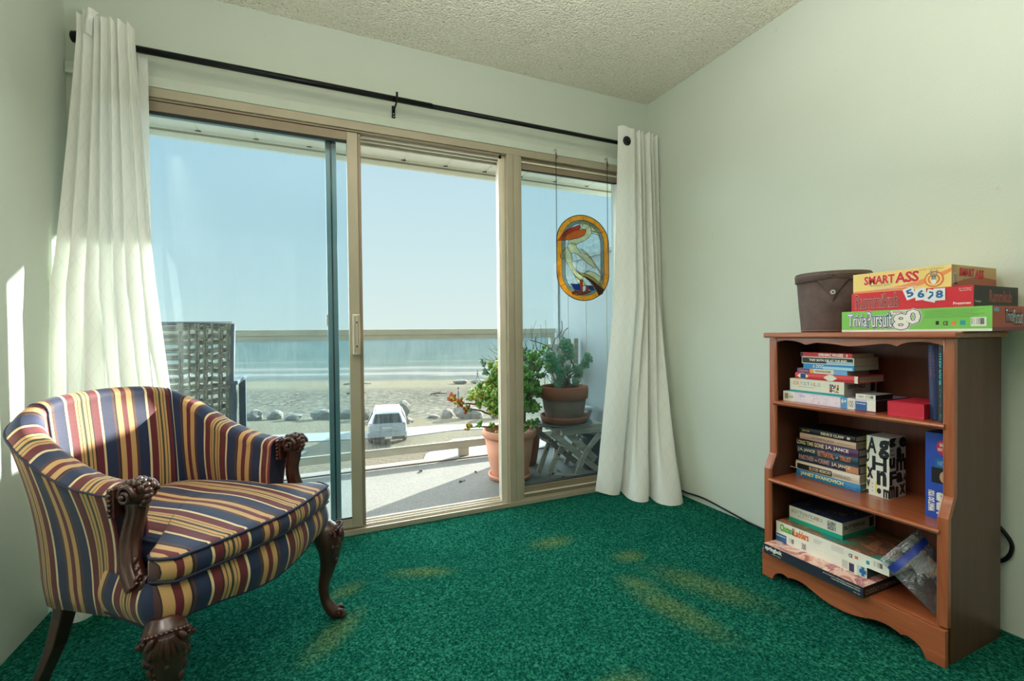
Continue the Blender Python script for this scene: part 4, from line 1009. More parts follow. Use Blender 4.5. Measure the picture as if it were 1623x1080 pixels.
# ---- carved wood
def scroll(b, c, r0, turns, ax, m, w=.006, sgn=1, n=26, depth=(0, 0, 0)):
    """volute in the plane spanned by ax[0], ax[1]"""
    A, B = Vector(ax[0]), Vector(ax[1]); pts = []; rad = []
    for i in range(n):
        t = i / (n - 1); a = sgn * t * turns * 2 * PI; r = r0 * (1 - .85 * t)
        pts.append(Vector(c) + A * (math.cos(a) * r) + B * (math.sin(a) * r) + Vector(depth) * t); rad.append(w * (1 - .4 * t))
    b.tube(pts, rad, m, 7)
    b.blob(pts[-1], w * 1.3, m, 1)
for sg in (-1, 1):
    b = MB()
    x0 = .256 * sg
    P = crom([(x0, .142, .600), (x0, .116, .594), (x0 + sg * .001, .108, .566), (x0 + sg * .003, .118, .525), (x0 + sg * .010, .120, .480), (x0 + sg * .018, .108, .440), (x0 + sg * .024, .088, .412), (x0 + sg * .026, .074, .396)], 5)
    n = len(P); rad = [lerp(.026, .019, min(1, i / (n * .35))) if i < n * .5 else lerp(.019, .022, (i - n * .5) / (n * .5)) for i in range(n)]
    b.tube(P, rad, m_mah, 28, flute=.16, nf=7)
    # scrolled head
    hc = Vector((x0, .104, .604))
    b.blob(hc, (.030, .032, .028), m_mah, 3)
    for s2 in (-1, 1):
        scroll(b, hc + Vector((s2 * .027, 0, 0)), .025, 1.6, ((0, -1, 0), (0, 0, 1)), m_mah, .0065, 1, depth=(s2 * .006, 0, 0))
        for k in range(4):
            a = .5 + k * .55; d = Vector((s2 * .5, -math.cos(a), math.sin(a))).normalized(); b.blob(hc + d * .030, (.007, .010, .014), m_mah, 2, Matrix.Rotation(a, 3, 'X'))
    for k in range(7):
        a = -1.0 + k * .42; d = Vector((0, -math.cos(a), math.sin(a))); b.blob(hc + d * .031, (.012, .008, .009), m_mah, 2)
    # collar with studs against the fabric
    b.box((x0 - .032, .136, .552), (x0 + .034, .158, .618), m_mah)
    for k in range(6):
        for s2 in (-1, 1): b.blob((x0 + s2 * .034, .148, .556 + k * .0115), .0058, m_mah, 1)
    for k in range(4): b.blob((x0 - .021 + k * .014, .148, .619), .0058, m_mah, 1)
    # leaf carving down the post and rosette at its foot
    for i in range(n * 2 // 3, n - 2, 3):
        p = P[i]; b.blob(p + Vector((0, -.017, 0)), (.009, .006, .013), m_mah, 2)
    scroll(b, P[-3] + Vector((-sg * .012, -.020, .0)), .018, 1.3, ((1, 0, 0), (0, 0, 1)), m_mah, .006, -sg)
    scroll(b, P[-6] + Vector((sg * .004, -.022, .006)), .013, 1.2, ((1, 0, 0), (0, 0, 1)), m_mah, .005, sg)
    b.build('arm_post', CH, world=False)
    # cabriole front leg
    L = MB(); fx = .272 * sg
    ctrl = [((fx, .012, .335), .026), ((fx + sg * .002, .006, .308), .043), ((fx + sg * .008, -.008, .268), .044), ((fx + sg * .008, -.010, .222), .034), ((fx + sg * .006, -.002, .170), .024), ((fx + sg * .001, .010, .115), .018), ((fx + sg * .002, .006, .070), .0155), ((fx + sg * .010, -.010, .035), .020), ((fx + sg * .018, -.026, .016), .019), ((fx + sg * .022, -.038, .010), .010)]
    PP = crom([c for c, r in ctrl], 5); RR = [v.x for v in crom([(r, 0, 0) for c, r in ctrl], 5)]
    L.tube(PP, RR, m_mah, 24)
    fd = Vector((sg * .6, -.8, 0)).normalized(); sd = Vector((.8, sg * .6, 0)).normalized()
    if sg < 0: sd = Vector((.8, -.6, 0)).normalized()
    kn = Vector((fx + sg * .010, -.010, .268))
    # acanthus: veins fanning down from the knee, volutes on top
    for k in range(-3, 4):
        a = k * .36; st_ = kn + fd * .036 + sd * math.sin(a) * .010 + Vector((0, 0, .045))
        pts = [st_, kn + fd * (.041 - abs(k) * .004) + sd * math.sin(a) * .030 + Vector((0, 0, .012)), kn + fd * (.034 - abs(k) * .004) + sd * math.sin(a) * .034 + Vector((0, 0, -.022 + abs(k) * .004)), kn + fd * .024 + sd * math.sin(a) * .020 + Vector((0, 0, -.062 + abs(k) * .008))]
        L.tube(crom(pts, 5), [.0045, .006, .0068, .007, .0068, .0065, .006, .006, .0055, .005, .005, .0045, .004, .0035, .003, .002], m_mah, 6)
        L.blob(pts[2], (.008, .008, .010), m_mah, 1)
    for k in range(15):
        a = -1.45 + k * 2.9 / 14; L.blob(kn + fd * (.040 * math.cos(a)) + sd * math.sin(a) * .044 + Vector((0, 0, .036 + .020 * math.cos(a))), .0052, m_mah, 1)
    for s2 in (-1, 1):
        for k in range(5):
            z_ = .036 - k * .024; q_ = kn + fd * (.034 - .004 * k) + sd * s2 * (.030 - .0035 * k) + Vector((0, 0, z_)); ax_ = (sd * s2 * .5 + Vector((0, 0, -.85))).normalized(); n_ = fd; c_ = n_.cross(ax_).normalized()
            L.blob(q_, (.016 - .0015 * k, .0075, .006), m_mah, 2, Matrix((ax_, c_, ax_.cross(c_))).transposed())
        scroll(L, kn + fd * .016 + sd * s2 * .040 + Vector((0, 0, .034)), .011, 1.2, (sd * s2, (0, 0, 1)), m_mah, .0055, -1)
        for k in range(3): L.blob(kn + fd * (.010 + .004 * k) + sd * s2 * (.036 - .007 * k) + Vector((0, 0, -.012 - .024 * k)), (.009, .009, .014), m_mah, 2)
    for k in range(5): L.blob(kn + fd * (.036 - .004 * k) + Vector((0, 0, .03 - .024 * k)), (.007, .007, .010), m_mah, 2)
    # scrolled toe
    ft = Vector(PP[-3]); scroll(L, ft + Vector((0, 0, .010)) + sd * .014, .014, 1.3, (fd, (0, 0, 1)), m_mah, .006, 1); scroll(L, ft + Vector((0, 0, .010)) - sd * .014, .014, 1.3, (fd, (0, 0, 1)), m_mah, .006, 1)
    for k in (-1, 0, 1): L.blob(ft + fd * .012 + sd * k * .011 + Vector((0, 0, .002)), (.008, .012, .010), m_mah, 2)
    for v in L.bm.verts: v.co.z = max(v.co.z, .0005)
    L.build('leg', CH, world=False)
    # plain raked rear leg
    b = MB(); q = []
    for (cx, cy, cz, w) in [(.205, .44, .300, .040), (.208, .45, .24, .038), (.214, .475, .15, .034), (.224, .515, .06, .030), (.230, .535, .0005, .028)]:
        h = w / 2; q.append([(sg * cx - h, cy - h, cz), (sg * cx + h, cy - h, cz), (sg * cx + h, cy + h, cz), (sg * cx - h, cy + h, cz)])
    b.rings(q, m_mah, smooth=False); b.build('leg', CH, world=False, bevel=.004)
# ============================================================ BOOKCASE
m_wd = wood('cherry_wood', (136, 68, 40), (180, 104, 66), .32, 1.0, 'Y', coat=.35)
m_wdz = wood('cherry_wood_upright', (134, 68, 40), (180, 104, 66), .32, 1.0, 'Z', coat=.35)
m_wds = wood('cherry_wood_side_shaded', (70, 42, 28), (98, 58, 38), .45, .8, 'Z', coat=.1)  # side wood coloured darker to carry the shade on that face
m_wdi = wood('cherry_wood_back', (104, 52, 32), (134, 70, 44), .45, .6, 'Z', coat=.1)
BC = thing('bookcase', 'cherry wood bookcase with scalloped trim standing against the right wall', 'bookcase', (1.83, .98, 0))
Y0, Y1 = .695, 1.272; XBK = 1.985
prof = [(1.672, 0), (1.672, .395), (1.676, .43), (1.690, .462), (1.700, .485), (1.704, .515), (1.704, .945), (XBK, .945), (XBK, 0)]
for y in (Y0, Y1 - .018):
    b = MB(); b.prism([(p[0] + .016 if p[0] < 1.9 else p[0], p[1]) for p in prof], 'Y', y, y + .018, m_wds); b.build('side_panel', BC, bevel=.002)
for ya, yb, bead in ((Y0 - .001, Y0 + .020, Y0 + .0205), (Y1 - .0225, Y1 + .001, Y1 - .0275)):
    front = crom([(1.668, .112, 0), (1.668, .395, 0), (1.672, .43, 0), (1.686, .462, 0), (1.697, .485, 0), (1.700, .515, 0), (1.700, .944, 0)], 6)
    b = MB(); poly = [(p.x, p.y) for p in front] + [(p.x + .018, p.y) for p in reversed(front)]
    b.prism(poly, 'Y', ya, yb, m_wdz)
    b.tube([Vector((p.x + .003, bead + .0015, p.y)) for p in front], .0035, m_wdz, 8); b.build('face_stile', BC, bevel=.0025)
b = MB(); b.box((1.678, Y0 - .014, .9455), (XBK + .003, Y1 + .014, .9655), m_wd); b.build('top', BC, bevel=.006, seg=3)
# scalloped valance
vp = [(1.248, .926), (1.228, .9325), (1.204, .935), (1.163, .931), (1.128, .919), (1.106, .9245), (1.081, .927), (1.028, .923), (.985, .9165), (.94, .9185), (.891, .925), (.863, .927), (.837, .919), (.817, .929), (.791, .9335), (.753, .933), (.7165, .922)]
def arcs(cusp, P, n=5):
    out = []; seg = []
    for p in P:
        seg.append((p[0], p[1], 0))
        if p in cusp or p == P[-1]: out += [(q.x, q.y) for q in crom(seg, n)]; seg = [(p[0], p[1], 0)]
    return out
v2 = arcs([(1.128, .919), (.837, .919)], vp)
b = MB(); b.prism(v2 + [(.7165, .9453), (1.248, .9453)], 'X', 1.702, 1.716, m_wd); b.build('valance', BC, bevel=.0015)
ap = [(1.2735, .0005), (1.230, .0005), (1.222, .020), (1.208, .033), (1.186, .040), (1.168, .035), (1.140, .043), (1.105, .042), (1.075, .033), (1.045, .023), (1.010, .0165), (.985, .0155), (.960, .0165), (.925, .023), (.895, .033), (.865, .042), (.83, .043), (.802, .035), (.784, .040), (.762, .033), (.748, .020), (.740, .0005), (.6935, .0005)]
a2 = arcs([(1.230, .0005), (1.168, .035), (.802, .035), (.740, .0005)], ap)
b = MB(); b.prism(a2 + [(.6935, .108), (1.2735, .108)], 'X', 1.655, 1.671, m_wd); b.build('plinth', BC, bevel=.002)
for nm, z, x, th in (('shelf', .695, 1.690, .016), ('shelf', .391, 1.664, .016)):
    b = MB(); y0, y1 = Y0 + .0185, Y1 - .0185
    nose = [(x + .006, z - th), (x + .001, z - th * .75), (x - .0015, z - th * .45), (x + .001, z - th * .15), (x + .006, z)]
    b.prism(nose + [(1.9735, z), (1.9735, z - th)], 'Y', y0, y1, m_wd); b.build(nm, BC, bevel=.001)
b = MB(); b.box((1.6715, Y0 + .0185, .093), (1.9735, Y1 - .0185, .1085), m_wd); b.build('bottom_shelf', BC, bevel=.001)
b = MB(); b.box((1.974, Y0 + .0185, .08), (1.980, Y1 - .0185, .944), m_wdi); b.build('back_panel', BC)
b = MB(); b.box((1.955, 1.19, .655), (1.9735, 1.203, .679), m_frl); b.build('shelf_peg', BC)

# ------------------------------------------------------------ boxes and books
_fl = {}
def fl(name, c, rough=.45, **k): return M('print_' + name, c, rough, var=.03, vscale=20, **k)
WHT = fl('white', (226, 224, 212)); INK = fl('black', (26, 26, 28)); PAP = M('page_edges', (188, 176, 150), .9, var=.15, vscale=60)
XN, YN, ZP = (-1, 0, 0), (0, -1, 0), (0, 0, 1)
def pages_mat():
    t = NT('page_stack'); v = t.coords(scale=(1, 1, 1)); n = t.noise(t.coords(scale=(3, 3, 900)), 1, 2, .6)
    c = t.ramp(n.outputs['Fac'], [(.3, rgb(150, 138, 116)), (.7, rgb(206, 196, 170))]).outputs['Color']; t.bsdf(c, .9, 0, t.bump(n.outputs['Fac'], .3, .001)); return t.m
m_pg = pages_mat()
def art_mat(name, cols, scale=20, seed=0.0):
    t = NT(name); mp = t.n('ShaderNodeMapping'); tc = t.n('ShaderNodeTexCoord'); mp.inputs['Location'].default_value = (seed, seed * 2, seed); t.l(tc.outputs['Object'], mp.inputs[0])
    n = t.noise(mp.outputs[0], scale, 5, .65, 1.2); k = len(cols); c = t.ramp(n.outputs['Fac'], [(.30 + .4 * i / (k - 1), rgb(*c)) for i, c in enumerate(cols)]).outputs['Color']
    t.bsdf(c, .35, 0, None, .5); return t.m
def book(label, x, yl, yr, z0, z1, depth, cover, draw=None, tilt=0.0, group=None, hard=False):
    """book lying flat, spine towards the room (-x); draw(b, P) letters the spine"""
    b = MB(); c = Vector(((x + x + depth) / 2, (yl + yr) / 2, z0)); th = .0022 if hard else .0012; h = z1 - z0
    rot = Matrix.Translation(c) @ Matrix.Rotation(tilt, 4, 'Z') @ Matrix.Translation(-c)
    b.box((x, yr, z0), (x + depth, yl, z0 + th), cover); b.box((x, yr, z1 - th), (x + depth, yl, z1), cover)
    if hard:
        ring = []
        rings = []
        for y in (yl, yr):
            rings.append([Vector((x - .0035 * math.sin(PI * k / 8) + .0015, y, z0 + h * k / 8)) for k in range(9)] + [Vector((x + .004, y, z1)), Vector((x + .004, y, z0))])
        b.rings(rings, cover, smooth=False); ins = .004
    else: b.box((x - .0006, yr, z0), (x + .0014, yl, z1), cover); ins = .0006
    b.box((x + .0045, yr + ins, z0 + th), (x + depth - ins, yl - ins, z1 - th), m_pg)
    xf = x - (.0026 if hard else .0007)
    if draw: draw(b, xf, yl, yr, z0, z1)
    for v in b.bm.verts: v.co = rot @ v.co
    o = b.build('book'); return tag(o, label, 'book', group)
def T(b, xf, yl, yr, z0, z1, s, a, c, lo, hi, m, bold=.02):
    """lettering on a -x face between fractions a..c from the left, lo..hi of the height"""
    L = yl - yr; H = z1 - z0
    b.text(s, (xf, yl - L * a, z0 + H * lo), YN, ZP, L * (c - a), H * (hi - lo), m, bold)
def Q(b, xf, yl, yr, z0, z1, a, c, lo, hi, m, lift=.0003):
    L = yl - yr; H = z1 - z0; b.quad((xf, yl - L * a, z0 + H * lo), YN, ZP, L * (c - a), H * (hi - lo), m, lift)
def gbox(name, label, cat, x, yl, yr, z0, z1, depth, face, side=None, top=None, draw=None, drawside=None, tilt=0.0, group=None, bevel=.0008, piv=None):
    b = MB(); side = side or face; top = top or face
    fs = b.box((x, yr, z0), (x + depth, yl, z1), face)
    fs[2].material_index = b.mi(side); fs[4].material_index = b.mi(side); fs[1].material_index = b.mi(top)
    # lid seam
    if draw: draw(b, x, yl, yr, z0, z1)
    if drawside: drawside(b, x, x + depth, yr, z0, z1)
    if tilt:
        c = Vector(piv or ((x, yr, z0))); r = Matrix.Translation(c) @ Matrix.Rotation(tilt, 4, 'Z') @ Matrix.Translation(-c)
        for v in b.bm.verts: v.co = r @ v.co
    o = b.build(name); return tag(o, label, cat, group)
def TS(b, y, x0, x1, z0, z1, s, a, c, lo, hi, m, bold=.02):
    """lettering on the -y side, reading along +x"""
    b.text(s, (x0 + (x1 - x0) * a, y, z0 + (z1 - z0) * lo), (1, 0, 0), ZP, (x1 - x0) * (c - a), (z1 - z0) * (hi - lo), m, bold)
def QS(b, y, x0, x1, z0, z1, a, c, lo, hi, m): b.quad((x0 + (x1 - x0) * a, y, z0 + (z1 - z0) * lo), (1, 0, 0), ZP, (x1 - x0) * (c - a), (z1 - z0) * (hi - lo), m)
def barcode(b, xf, yl, yr, z0, z1, a, c, lo, hi, vert=False):
    Q(b, xf, yl, yr, z0, z1, a, c, lo, hi, WHT); n = 18; r = random.Random(5)
    for i in range(n):
        f = a + (c - a) * (.06 + .88 * i / n)
        if r.random() < .75: Q(b, xf, yl, yr, z0, z1, f, f + (c - a) * r.choice((.02, .035)), lo + (hi - lo) * .2, hi - (hi - lo) * .1, INK, .0006)

# ---- games on top of the bookcase
ZT = .9658
grn = fl('lime_green', (120, 190, 84)); gside = fl('rust_red', (170, 74, 54)); blue = fl('royal_blue', (40, 96, 150)); dblue = fl('deep_blue', (30, 60, 120)); lgrn = fl('pale_green', (150, 214, 116)); redp = fl('signal_red', (204, 34, 48)); dred = fl('dark_red', (150, 26, 36)); orng = fl('orange', (226, 150, 70)); yel = fl('soft_yellow', (236, 204, 122)); dor = fl('deep_orange', (222, 110, 52)); teal = fl('teal', (30, 150, 150))
def d_tp(b, x, yl, yr, z0, z1):
    Q(b, x, yl, yr, z0, z1, 0, 1, 0, .10, WHT)
    for bd, m, l in ((.075, WHT, .0004), (.055, dblue, .0008), (.035, blue, .0012), (.008, WHT, .0016)):
        b.text('Trivial', (x, lerp(yl, yr, .055), lerp(z0, z1, .26)), YN, ZP, .062, .042, m, bd, lift=l); b.text('Pursuit', (x, lerp(yl, yr, .21), lerp(z0, z1, .22)), YN, ZP, .070, .050, m, bd, lift=l)
    Q(b, x, yl, yr, z0, z1, .385, .51, .80, .97, WHT); T(b, x - .0004, yl, yr, z0, z1, 'TOTALLY', .395, .50, .84, .93, dred, .02)
    for bd, m, l in ((.085, WHT, .0005), (.06, dblue, .0009), (.03, WHT, .0013)):
        b.text('8', (x, lerp(yl, yr, .405), lerp(z0, z1, .12)), YN, ZP, .038, .046, m, bd, lift=l); b.text('0', (x, lerp(yl, yr, .492), lerp(z0, z1, .36)), YN, ZP, .034, .042, m, bd, lift=l + .0001)
    b.text('s', (x, lerp(yl, yr, .56), lerp(z0, z1, .80)), YN, ZP, .007, .010, teal, .02)
    for k in range(6): Q(b, x, yl, yr, z0, z1, .61, .96 - .03 * (k % 3), .88 - k * .06, .895 - k * .06, fl('olive_text', (96, 140, 70)), .0004)
    T(b, x, yl, yr, z0, z1, 'CE', .725, .755, .26, .42, INK, .03)
    Q(b, x, yl, yr, z0, z1, .775, .80, .27, .42, fl('badge_orange', (224, 120, 60)), .0004); Q(b, x, yl, yr, z0, z1, .825, .855, .26, .44, teal, .0004); Q(b, x, yl, yr, z0, z1, .68, .70, .28, .44, grn if False else INK, .0004)
    barcode(b, x, yl, yr, z0, z1, .885, .97, .20, .56)
def s_tp(b, x0, x1, y, z0, z1):
    for bd, m, l in ((.07, INK, .0004), (.035, blue, .0008), (-.002, WHT, .0012)):
        b.text('Trivial', (x0 + .075, y, z0 + .026), (1, 0, 0), ZP, .045, .034, m, bd, lift=l); b.text('Pursuit', (x0 + .122, y, z0 + .020), (1, 0, 0), ZP, .055, .040, m, bd, lift=l)
    QS(b, y, x0, x1, z0, z1, .03, .14, .78, .94, fl('label_blue', (120, 160, 190))); QS(b, y, x0, x1, z0, z1, 0, 1, 0, .16, fl('plum', (120, 44, 64)))
gbox('board_game', 'lime green board game box lettered Trivial Pursuit, bottom of the pile on the bookcase', 'board game', 1.722, 1.012, .622, ZT, ZT + .070, .272, grn, gside, draw=d_tp, drawside=s_tp, tilt=.0, group=None)
def d_rk(b, x, yl, yr, z0, z1):
    for bd, m, l in ((.045, INK, .0004), (.03, fl('pale_pink', (236, 190, 180)), .0008), (.008, dred, .0012)): b.text('Rummikub', (x, lerp(yl, yr, .04), lerp(z0, z1, .16)), YN, ZP, .128, .044, m, bd, lift=l)
    for k, (ch, a, rz, zz) in enumerate((('5', .505, .35, .45), ('6', .575, .05, .42), ('7', .64, -.30, .40), ('8', .715, 0, .36))):
        o = Vector((x, lerp(yl, yr, a), lerp(z0, z1, zz))); cx, sx_ = math.cos(rz), math.sin(rz); X_ = Vector((0, -cx, sx_)); Z_ = Vector((0, sx_, cx)) if True else ZP
        w, h = .028, .036; b.quad(o, X_, Z_, w, h, fl('tile_ivory', (222, 226, 224)), .0005 + .0004 * k); b.text(ch, o + X_ * .007 + Z_ * .008, X_, Z_, .015, .021, blue, .04, lift=.0008 + .0004 * k)
    T(b, x, yl, yr, z0, z1, 'Pressman', .86, .98, .12, .24, WHT, .02); T(b, x, yl, yr, z0, z1, 'For 2-4 Players', .90, .985, .84, .90, WHT, .01); T(b, x, yl, yr, z0, z1, 'Ages 8 and Up', .90, .985, .75, .81, WHT, .01)
def s_rk(b, x0, x1, y, z0, z1):
    b.text('Rummikub', (x0 + .090, y, z0 + .014), (1, 0, 0), ZP, .135, .034, fl('faded_red', (176, 80, 78)), .02); TS(b, y, x0, x1, z0, z1, 'Pressman', .03, .15, .2, .3, WHT, .01)
gbox('board_game', 'red board game box lettered Rummikub with number tiles, middle of the pile', 'board game', 1.725, .982, .662, ZT + .0705, ZT + .1305, .268, redp, INK, dred, draw=d_rk, drawside=s_rk)
swirl = fl('peach', (232, 140, 84))
def d_sa(b, x, yl, yr, z0, z1):
    P = []; n = 24
    H = z1 - z0; L = yl - yr
    up = [(a, .10 + .78 * a ** 2.6 * (1 if a < .95 else .98)) for a in [i / n for i in range(n + 1)]]; lo = [(a, max(.0, -.10 + .80 * a ** 3.2)) for a in [i / n for i in range(n, -1, -1)]]
    b.poly([(x - .0003, yl - L * a, z0 + H * h) for a, h in up + lo], swirl)
    for bd, m, l in ((.065, fl('cream_outline', (244, 226, 170)), .0006), (.035, redp, .001)):
        b.text('SMART', (x, lerp(yl, yr, .135), lerp(z0, z1, .42)), YN, ZP, .086, .026, m, bd, lift=l); b.text('ASS', (x, lerp(yl, yr, .475), lerp(z0, z1, .39)), YN, ZP, .060, .031, m, bd, lift=l)
    T(b, x, yl, yr, z0, z1, 'the board game', .20, .42, .29, .37, teal, .01); T(b, x - .0004, yl, yr, z0, z1, "even if you're a dumbass you can win!", .19, .68, .10, .19, WHT, .03)
    T(b, x, yl, yr, z0, z1, 'Ages 12 and Up - 2 to 8 Players', .62, .93, .86, .91, dred, .01)
    # plain ringed emblem with a small donkey head
    c = Vector((x - .0005, lerp(yl, yr, .845), lerp(z0, z1, .40)))
    for rr_, m, k in ((.024, dor, 0), (.020, yel, 1), (.015, dor, 2), (.011, yel, 3)): b.poly([c + Vector((-.0003 * k, rr_ * math.cos(t), rr_ * math.sin(t))) for t in [i * 2 * PI / 28 for i in range(28)]], m)
    gz = fl('donkey_grey', (150, 140, 128)); ell = lambda cy, cz, ry, rz, m, k: b.poly([c + Vector((-.0003 * k, cy + ry * math.cos(t), cz + rz * math.sin(t))) for t in [i * 2 * PI / 18 for i in range(18)]], m)
    ell(0, .006, .006, .012, gz, 5); ell(0, -.008, .007, .007, WHT, 6); ell(-.007, .020, .002, .009, gz, 6); ell(.007, .020, .002, .009, gz, 6); ell(-.003, .008, .0013, .0018, INK, 7); ell(.003, .008, .0013, .0018, INK, 7)
def s_sa(b, x0, x1, y, z0, z1):
    b.poly([(x0, y - .0003, z0)] + [(lerp(x0, x1, a), y - .0003, z0 + (z1 - z0) * (.12 + .22 * math.sin(a * 3.1) + .3 * a)) for a in [i / 16 for i in range(17)]] + [(x1, y - .0003, z0)], fl('brown_swirl', (170, 96, 66)))
    b.text('SMART', (x0 + .045, y, z0 + .034), (1, 0, 0), ZP, .085, .022, redp, .05, lift=.0008); b.text('ASS', (x0 + .135, y, z0 + .028), (1, 0, 0), ZP, .052, .026, redp, .05, lift=.0008)
    TS(b, y, x0, x1, z0, z1, 'the board game', .24, .52, .34, .42, teal, .01)
    QS(b, y, x0, x1, z0, z1, .03, .11, .12, .62, WHT)
    for i in range(9): b.quad((x0 + .010, y, z0 + .012 + i * .003), (1, 0, 0), ZP, .018, .0016, INK, .0006)
gbox('board_game', 'yellow and orange board game box lettered Smart Ass, top of the pile', 'board game', 1.727, .978, .712, ZT + .131, ZT + .196, .268, yel, fl('tan_side', (196, 160, 104)), draw=d_sa, drawside=s_sa)

# ---- stitched leather case
m_lea = M('brown_grained_leather', (96, 78, 74), .5, var=.18, vscale=30, bump=.7, bscale=260, spec=.3); m_stc = M('pale_stitching', (176, 160, 140), .8); m_snap = M('nickel_snap', (196, 196, 184), .3, .9)
LC = thing('leather_case', 'tapered brown leather case with flap, standing on the bookcase left of the board games', 'case', (1.88, 1.140, ZT))
cx, cy = 1.882, 1.141
b = MB(); b.lathe([(.098, 0), (.103, .001), (.1042, .006), (.1048, .016), (.1122, .10), (.1185, .196), (.112, .196), (.099, .014), (.001, .012)], (cx, cy, ZT), m_lea, 56); BODY = b.build('case_body', LC)
b = MB(); b.lathe([(.120, .192), (.1245, .194), (.1255, .222), (.122, .2275), (.09, .229), (.001, .230)], (cx, cy, ZT), m_lea, 56); LID = b.build('lid', LC)
def conept(a, z, off=.0): 
    r = lerp(.104, .1185, z / .196) + off; return Vector((cx + r * math.cos(a), cy + r * math.sin(a), ZT + z))
b = MB()
for z, r, n in ((.2135 + .0035, .1262, 110), (.006, .1042, 96)):
    for k in range(n):
        a = 2 * PI * k / n; a2 = a + 2 * PI / n * .55
        b.tube([(cx + r * math.cos(a), cy + r * math.sin(a), ZT + z), (cx + r * math.cos(a2), cy + r * math.sin(a2), ZT + z)], .0009, m_stc, 4)
    b.build('stitching', LID if z > .1 else BODY); b = MB()
# triangular flap facing the room
a0 = math.radians(212)
b = MB(); n = 24
def flapv(u, v):
    wid = .80 * (1 - v) ** 1.35 + .085; 
    z = lerp(.196, .118, v); a = a0 + (u - .5) * wid; 
    if v > .8: a = a0 + (u - .5) * wid * math.sqrt(max(0, 1 - ((v - .8) / .2) ** 2)) 
    return conept(a, z, .0015 + (.0045 * (1 - abs(u - .5) * 1.2)))
b.grid(flapv, 20, 24, m_lea); b.build('flap', LC, solid=.002)
sn = conept(a0, .148, .009); d = Vector((math.cos(a0), math.sin(a0), 0))
b = MB(); 
for r, o_ in ((.0085, 0), (.0065, .0015), (.003, .0025)):
    e = d.cross(Vector((0, 0, 1))); P = [sn + d * o_ + e * r * math.cos(t) + Vector((0, 0, r * math.sin(t))) for t in [i * 2 * PI / 18 for i in range(18)]]
    A = [b.bm.verts.new(p) for p in P]; B_ = [b.bm.verts.new(p - d * .004) for p in P]; mm = m_snap if r > .004 else INK; b.face(A, mm); b.face(B_, mm)
    for i in range(18): j = (i + 1) % 18; b.face([A[i], A[j], B_[j], B_[i]], mm)
b.build('snap_button', LC)
b = MB(); b.blob((cx + .126 * math.cos(a0), cy + .126 * math.sin(a0), ZT + .208), .0028, INK, 1); b.build('lid_stud', LID)

# ---- top shelf
x = 1.735; Z1 = .6955
lav = fl('lavender', (206, 196, 214)); lav2 = fl('mauve', (170, 156, 190)); skyb = fl('sky_blue', (110, 160, 206))
def d_lav(b, x, yl, yr, z0, z1):
    Q(b, x, yl, yr, z0, z1, 0, .14, 0, 1, WHT); Q(b, x, yl, yr, z0, z1, .02, .065, .25, .8, fl('stone', (150, 142, 130)), .0005); T(b, x, yl, yr, z0, z1, 'XXL100', .075, .125, .35, .6, INK, .01)
    Q(b, x, yl, yr, z0, z1, .14, .66, .1, .9, art_mat('lavender_picture', [(190, 180, 210), (226, 216, 224), (200, 170, 190)], 40, 3), .0004)
    Q(b, x, yl, yr, z0, z1, .66, .73, 0, 1, fl('puzzle_blue', (80, 140, 190)), .0004); T(b, x - .0003, yl, yr, z0, z1, '6+', .67, .72, .5, .85, WHT, .03)
    Q(b, x, yl, yr, z0, z1, .73, .80, 0, 1, WHT, .0004); T(b, x - .0003, yl, yr, z0, z1, '100', .74, .79, .2, .8, fl('grey', (120, 120, 120)), .01)
    Q(b, x, yl, yr, z0, z1, .81, .92, .05, .8, blue, .0004); T(b, x - .0003, yl, yr, z0, z1, 'Ravensburger', .82, .91, .55, .7, WHT, .02)
    Q(b, x, yl, yr, z0, z1, .92, 1, 0, 1, WHT, .0004); Q(b, x, yl, yr, z0, z1, .80, 1, 0, .07, fl('violet', (130, 60, 110)), .0006); T(b, x, yl, yr, z0, z1, 'Disney', .2, .27, .5, .85, lav2, .01)
gbox('puzzle_box', 'lavender and white jigsaw puzzle box, bottom of the stack on the top shelf', 'puzzle', x, 1.240, .913, Z1, .7345, .195, lav, INK, lav2, d_lav)
cry = fl('ivory', (216, 214, 196))
def d_cry(b, x, yl, yr, z0, z1):
    Q(b, x, yl, yr, z0, z1, 0, 1, 0, .16, teal); cols = [fl('coral', (206, 110, 90)), fl('amber', (206, 160, 90)), fl('sage', (170, 186, 140)), fl('mint', (140, 180, 170)), fl('slate', (130, 150, 170)), fl('sand', (190, 170, 140)), fl('rose', (190, 140, 140)), fl('fog', (170, 176, 176))]
    for k, ch in enumerate('CRYSTALS'): T(b, x, yl, yr, z0, z1, ch, .07 + k * .067, .07 + k * .067 + .05, .56, .80, cols[k], .03)
    T(b, x, yl, yr, z0, z1, '500 PIECE PUZZLE', .17, .48, .40, .46, fl('grey', (120, 120, 120)), .01)
    r = random.Random(2); pal = [fl('coral', (206, 110, 90)), INK, teal, yel, WHT, blue, dred]
    for i in range(7):
        for j in range(7): Q(b, x, yl, yr, z0, z1, .75 + i * .0225, .75 + i * .0225 + .022, .25 + j * .078, .25 + j * .078 + .077, r.choice(pal), .0004)
def s_cry(b, x0, x1, y, z0, z1):
    TS(b, y, x0, x1, z0, z1, 'CRYSTALS', .1, .62, .55, .8, INK, .03); TS(b, y, x0, x1, z0, z1, '500 PIECE PUZZLE', .25, .55, .36, .44, INK, .0); QS(b, y, x0, x1, z0, z1, .80, .94, .25, .85, INK)
gbox('puzzle_box', 'ivory puzzle box lettered CRYSTALS with a teal base edge, in the top shelf stack', 'puzzle', x, 1.212, 1.012, .735, .787, .195, cry, fl('ivory_side', (186, 184, 172)), None, d_cry, s_cry)
cmt = fl('kid_red', (200, 62, 66))
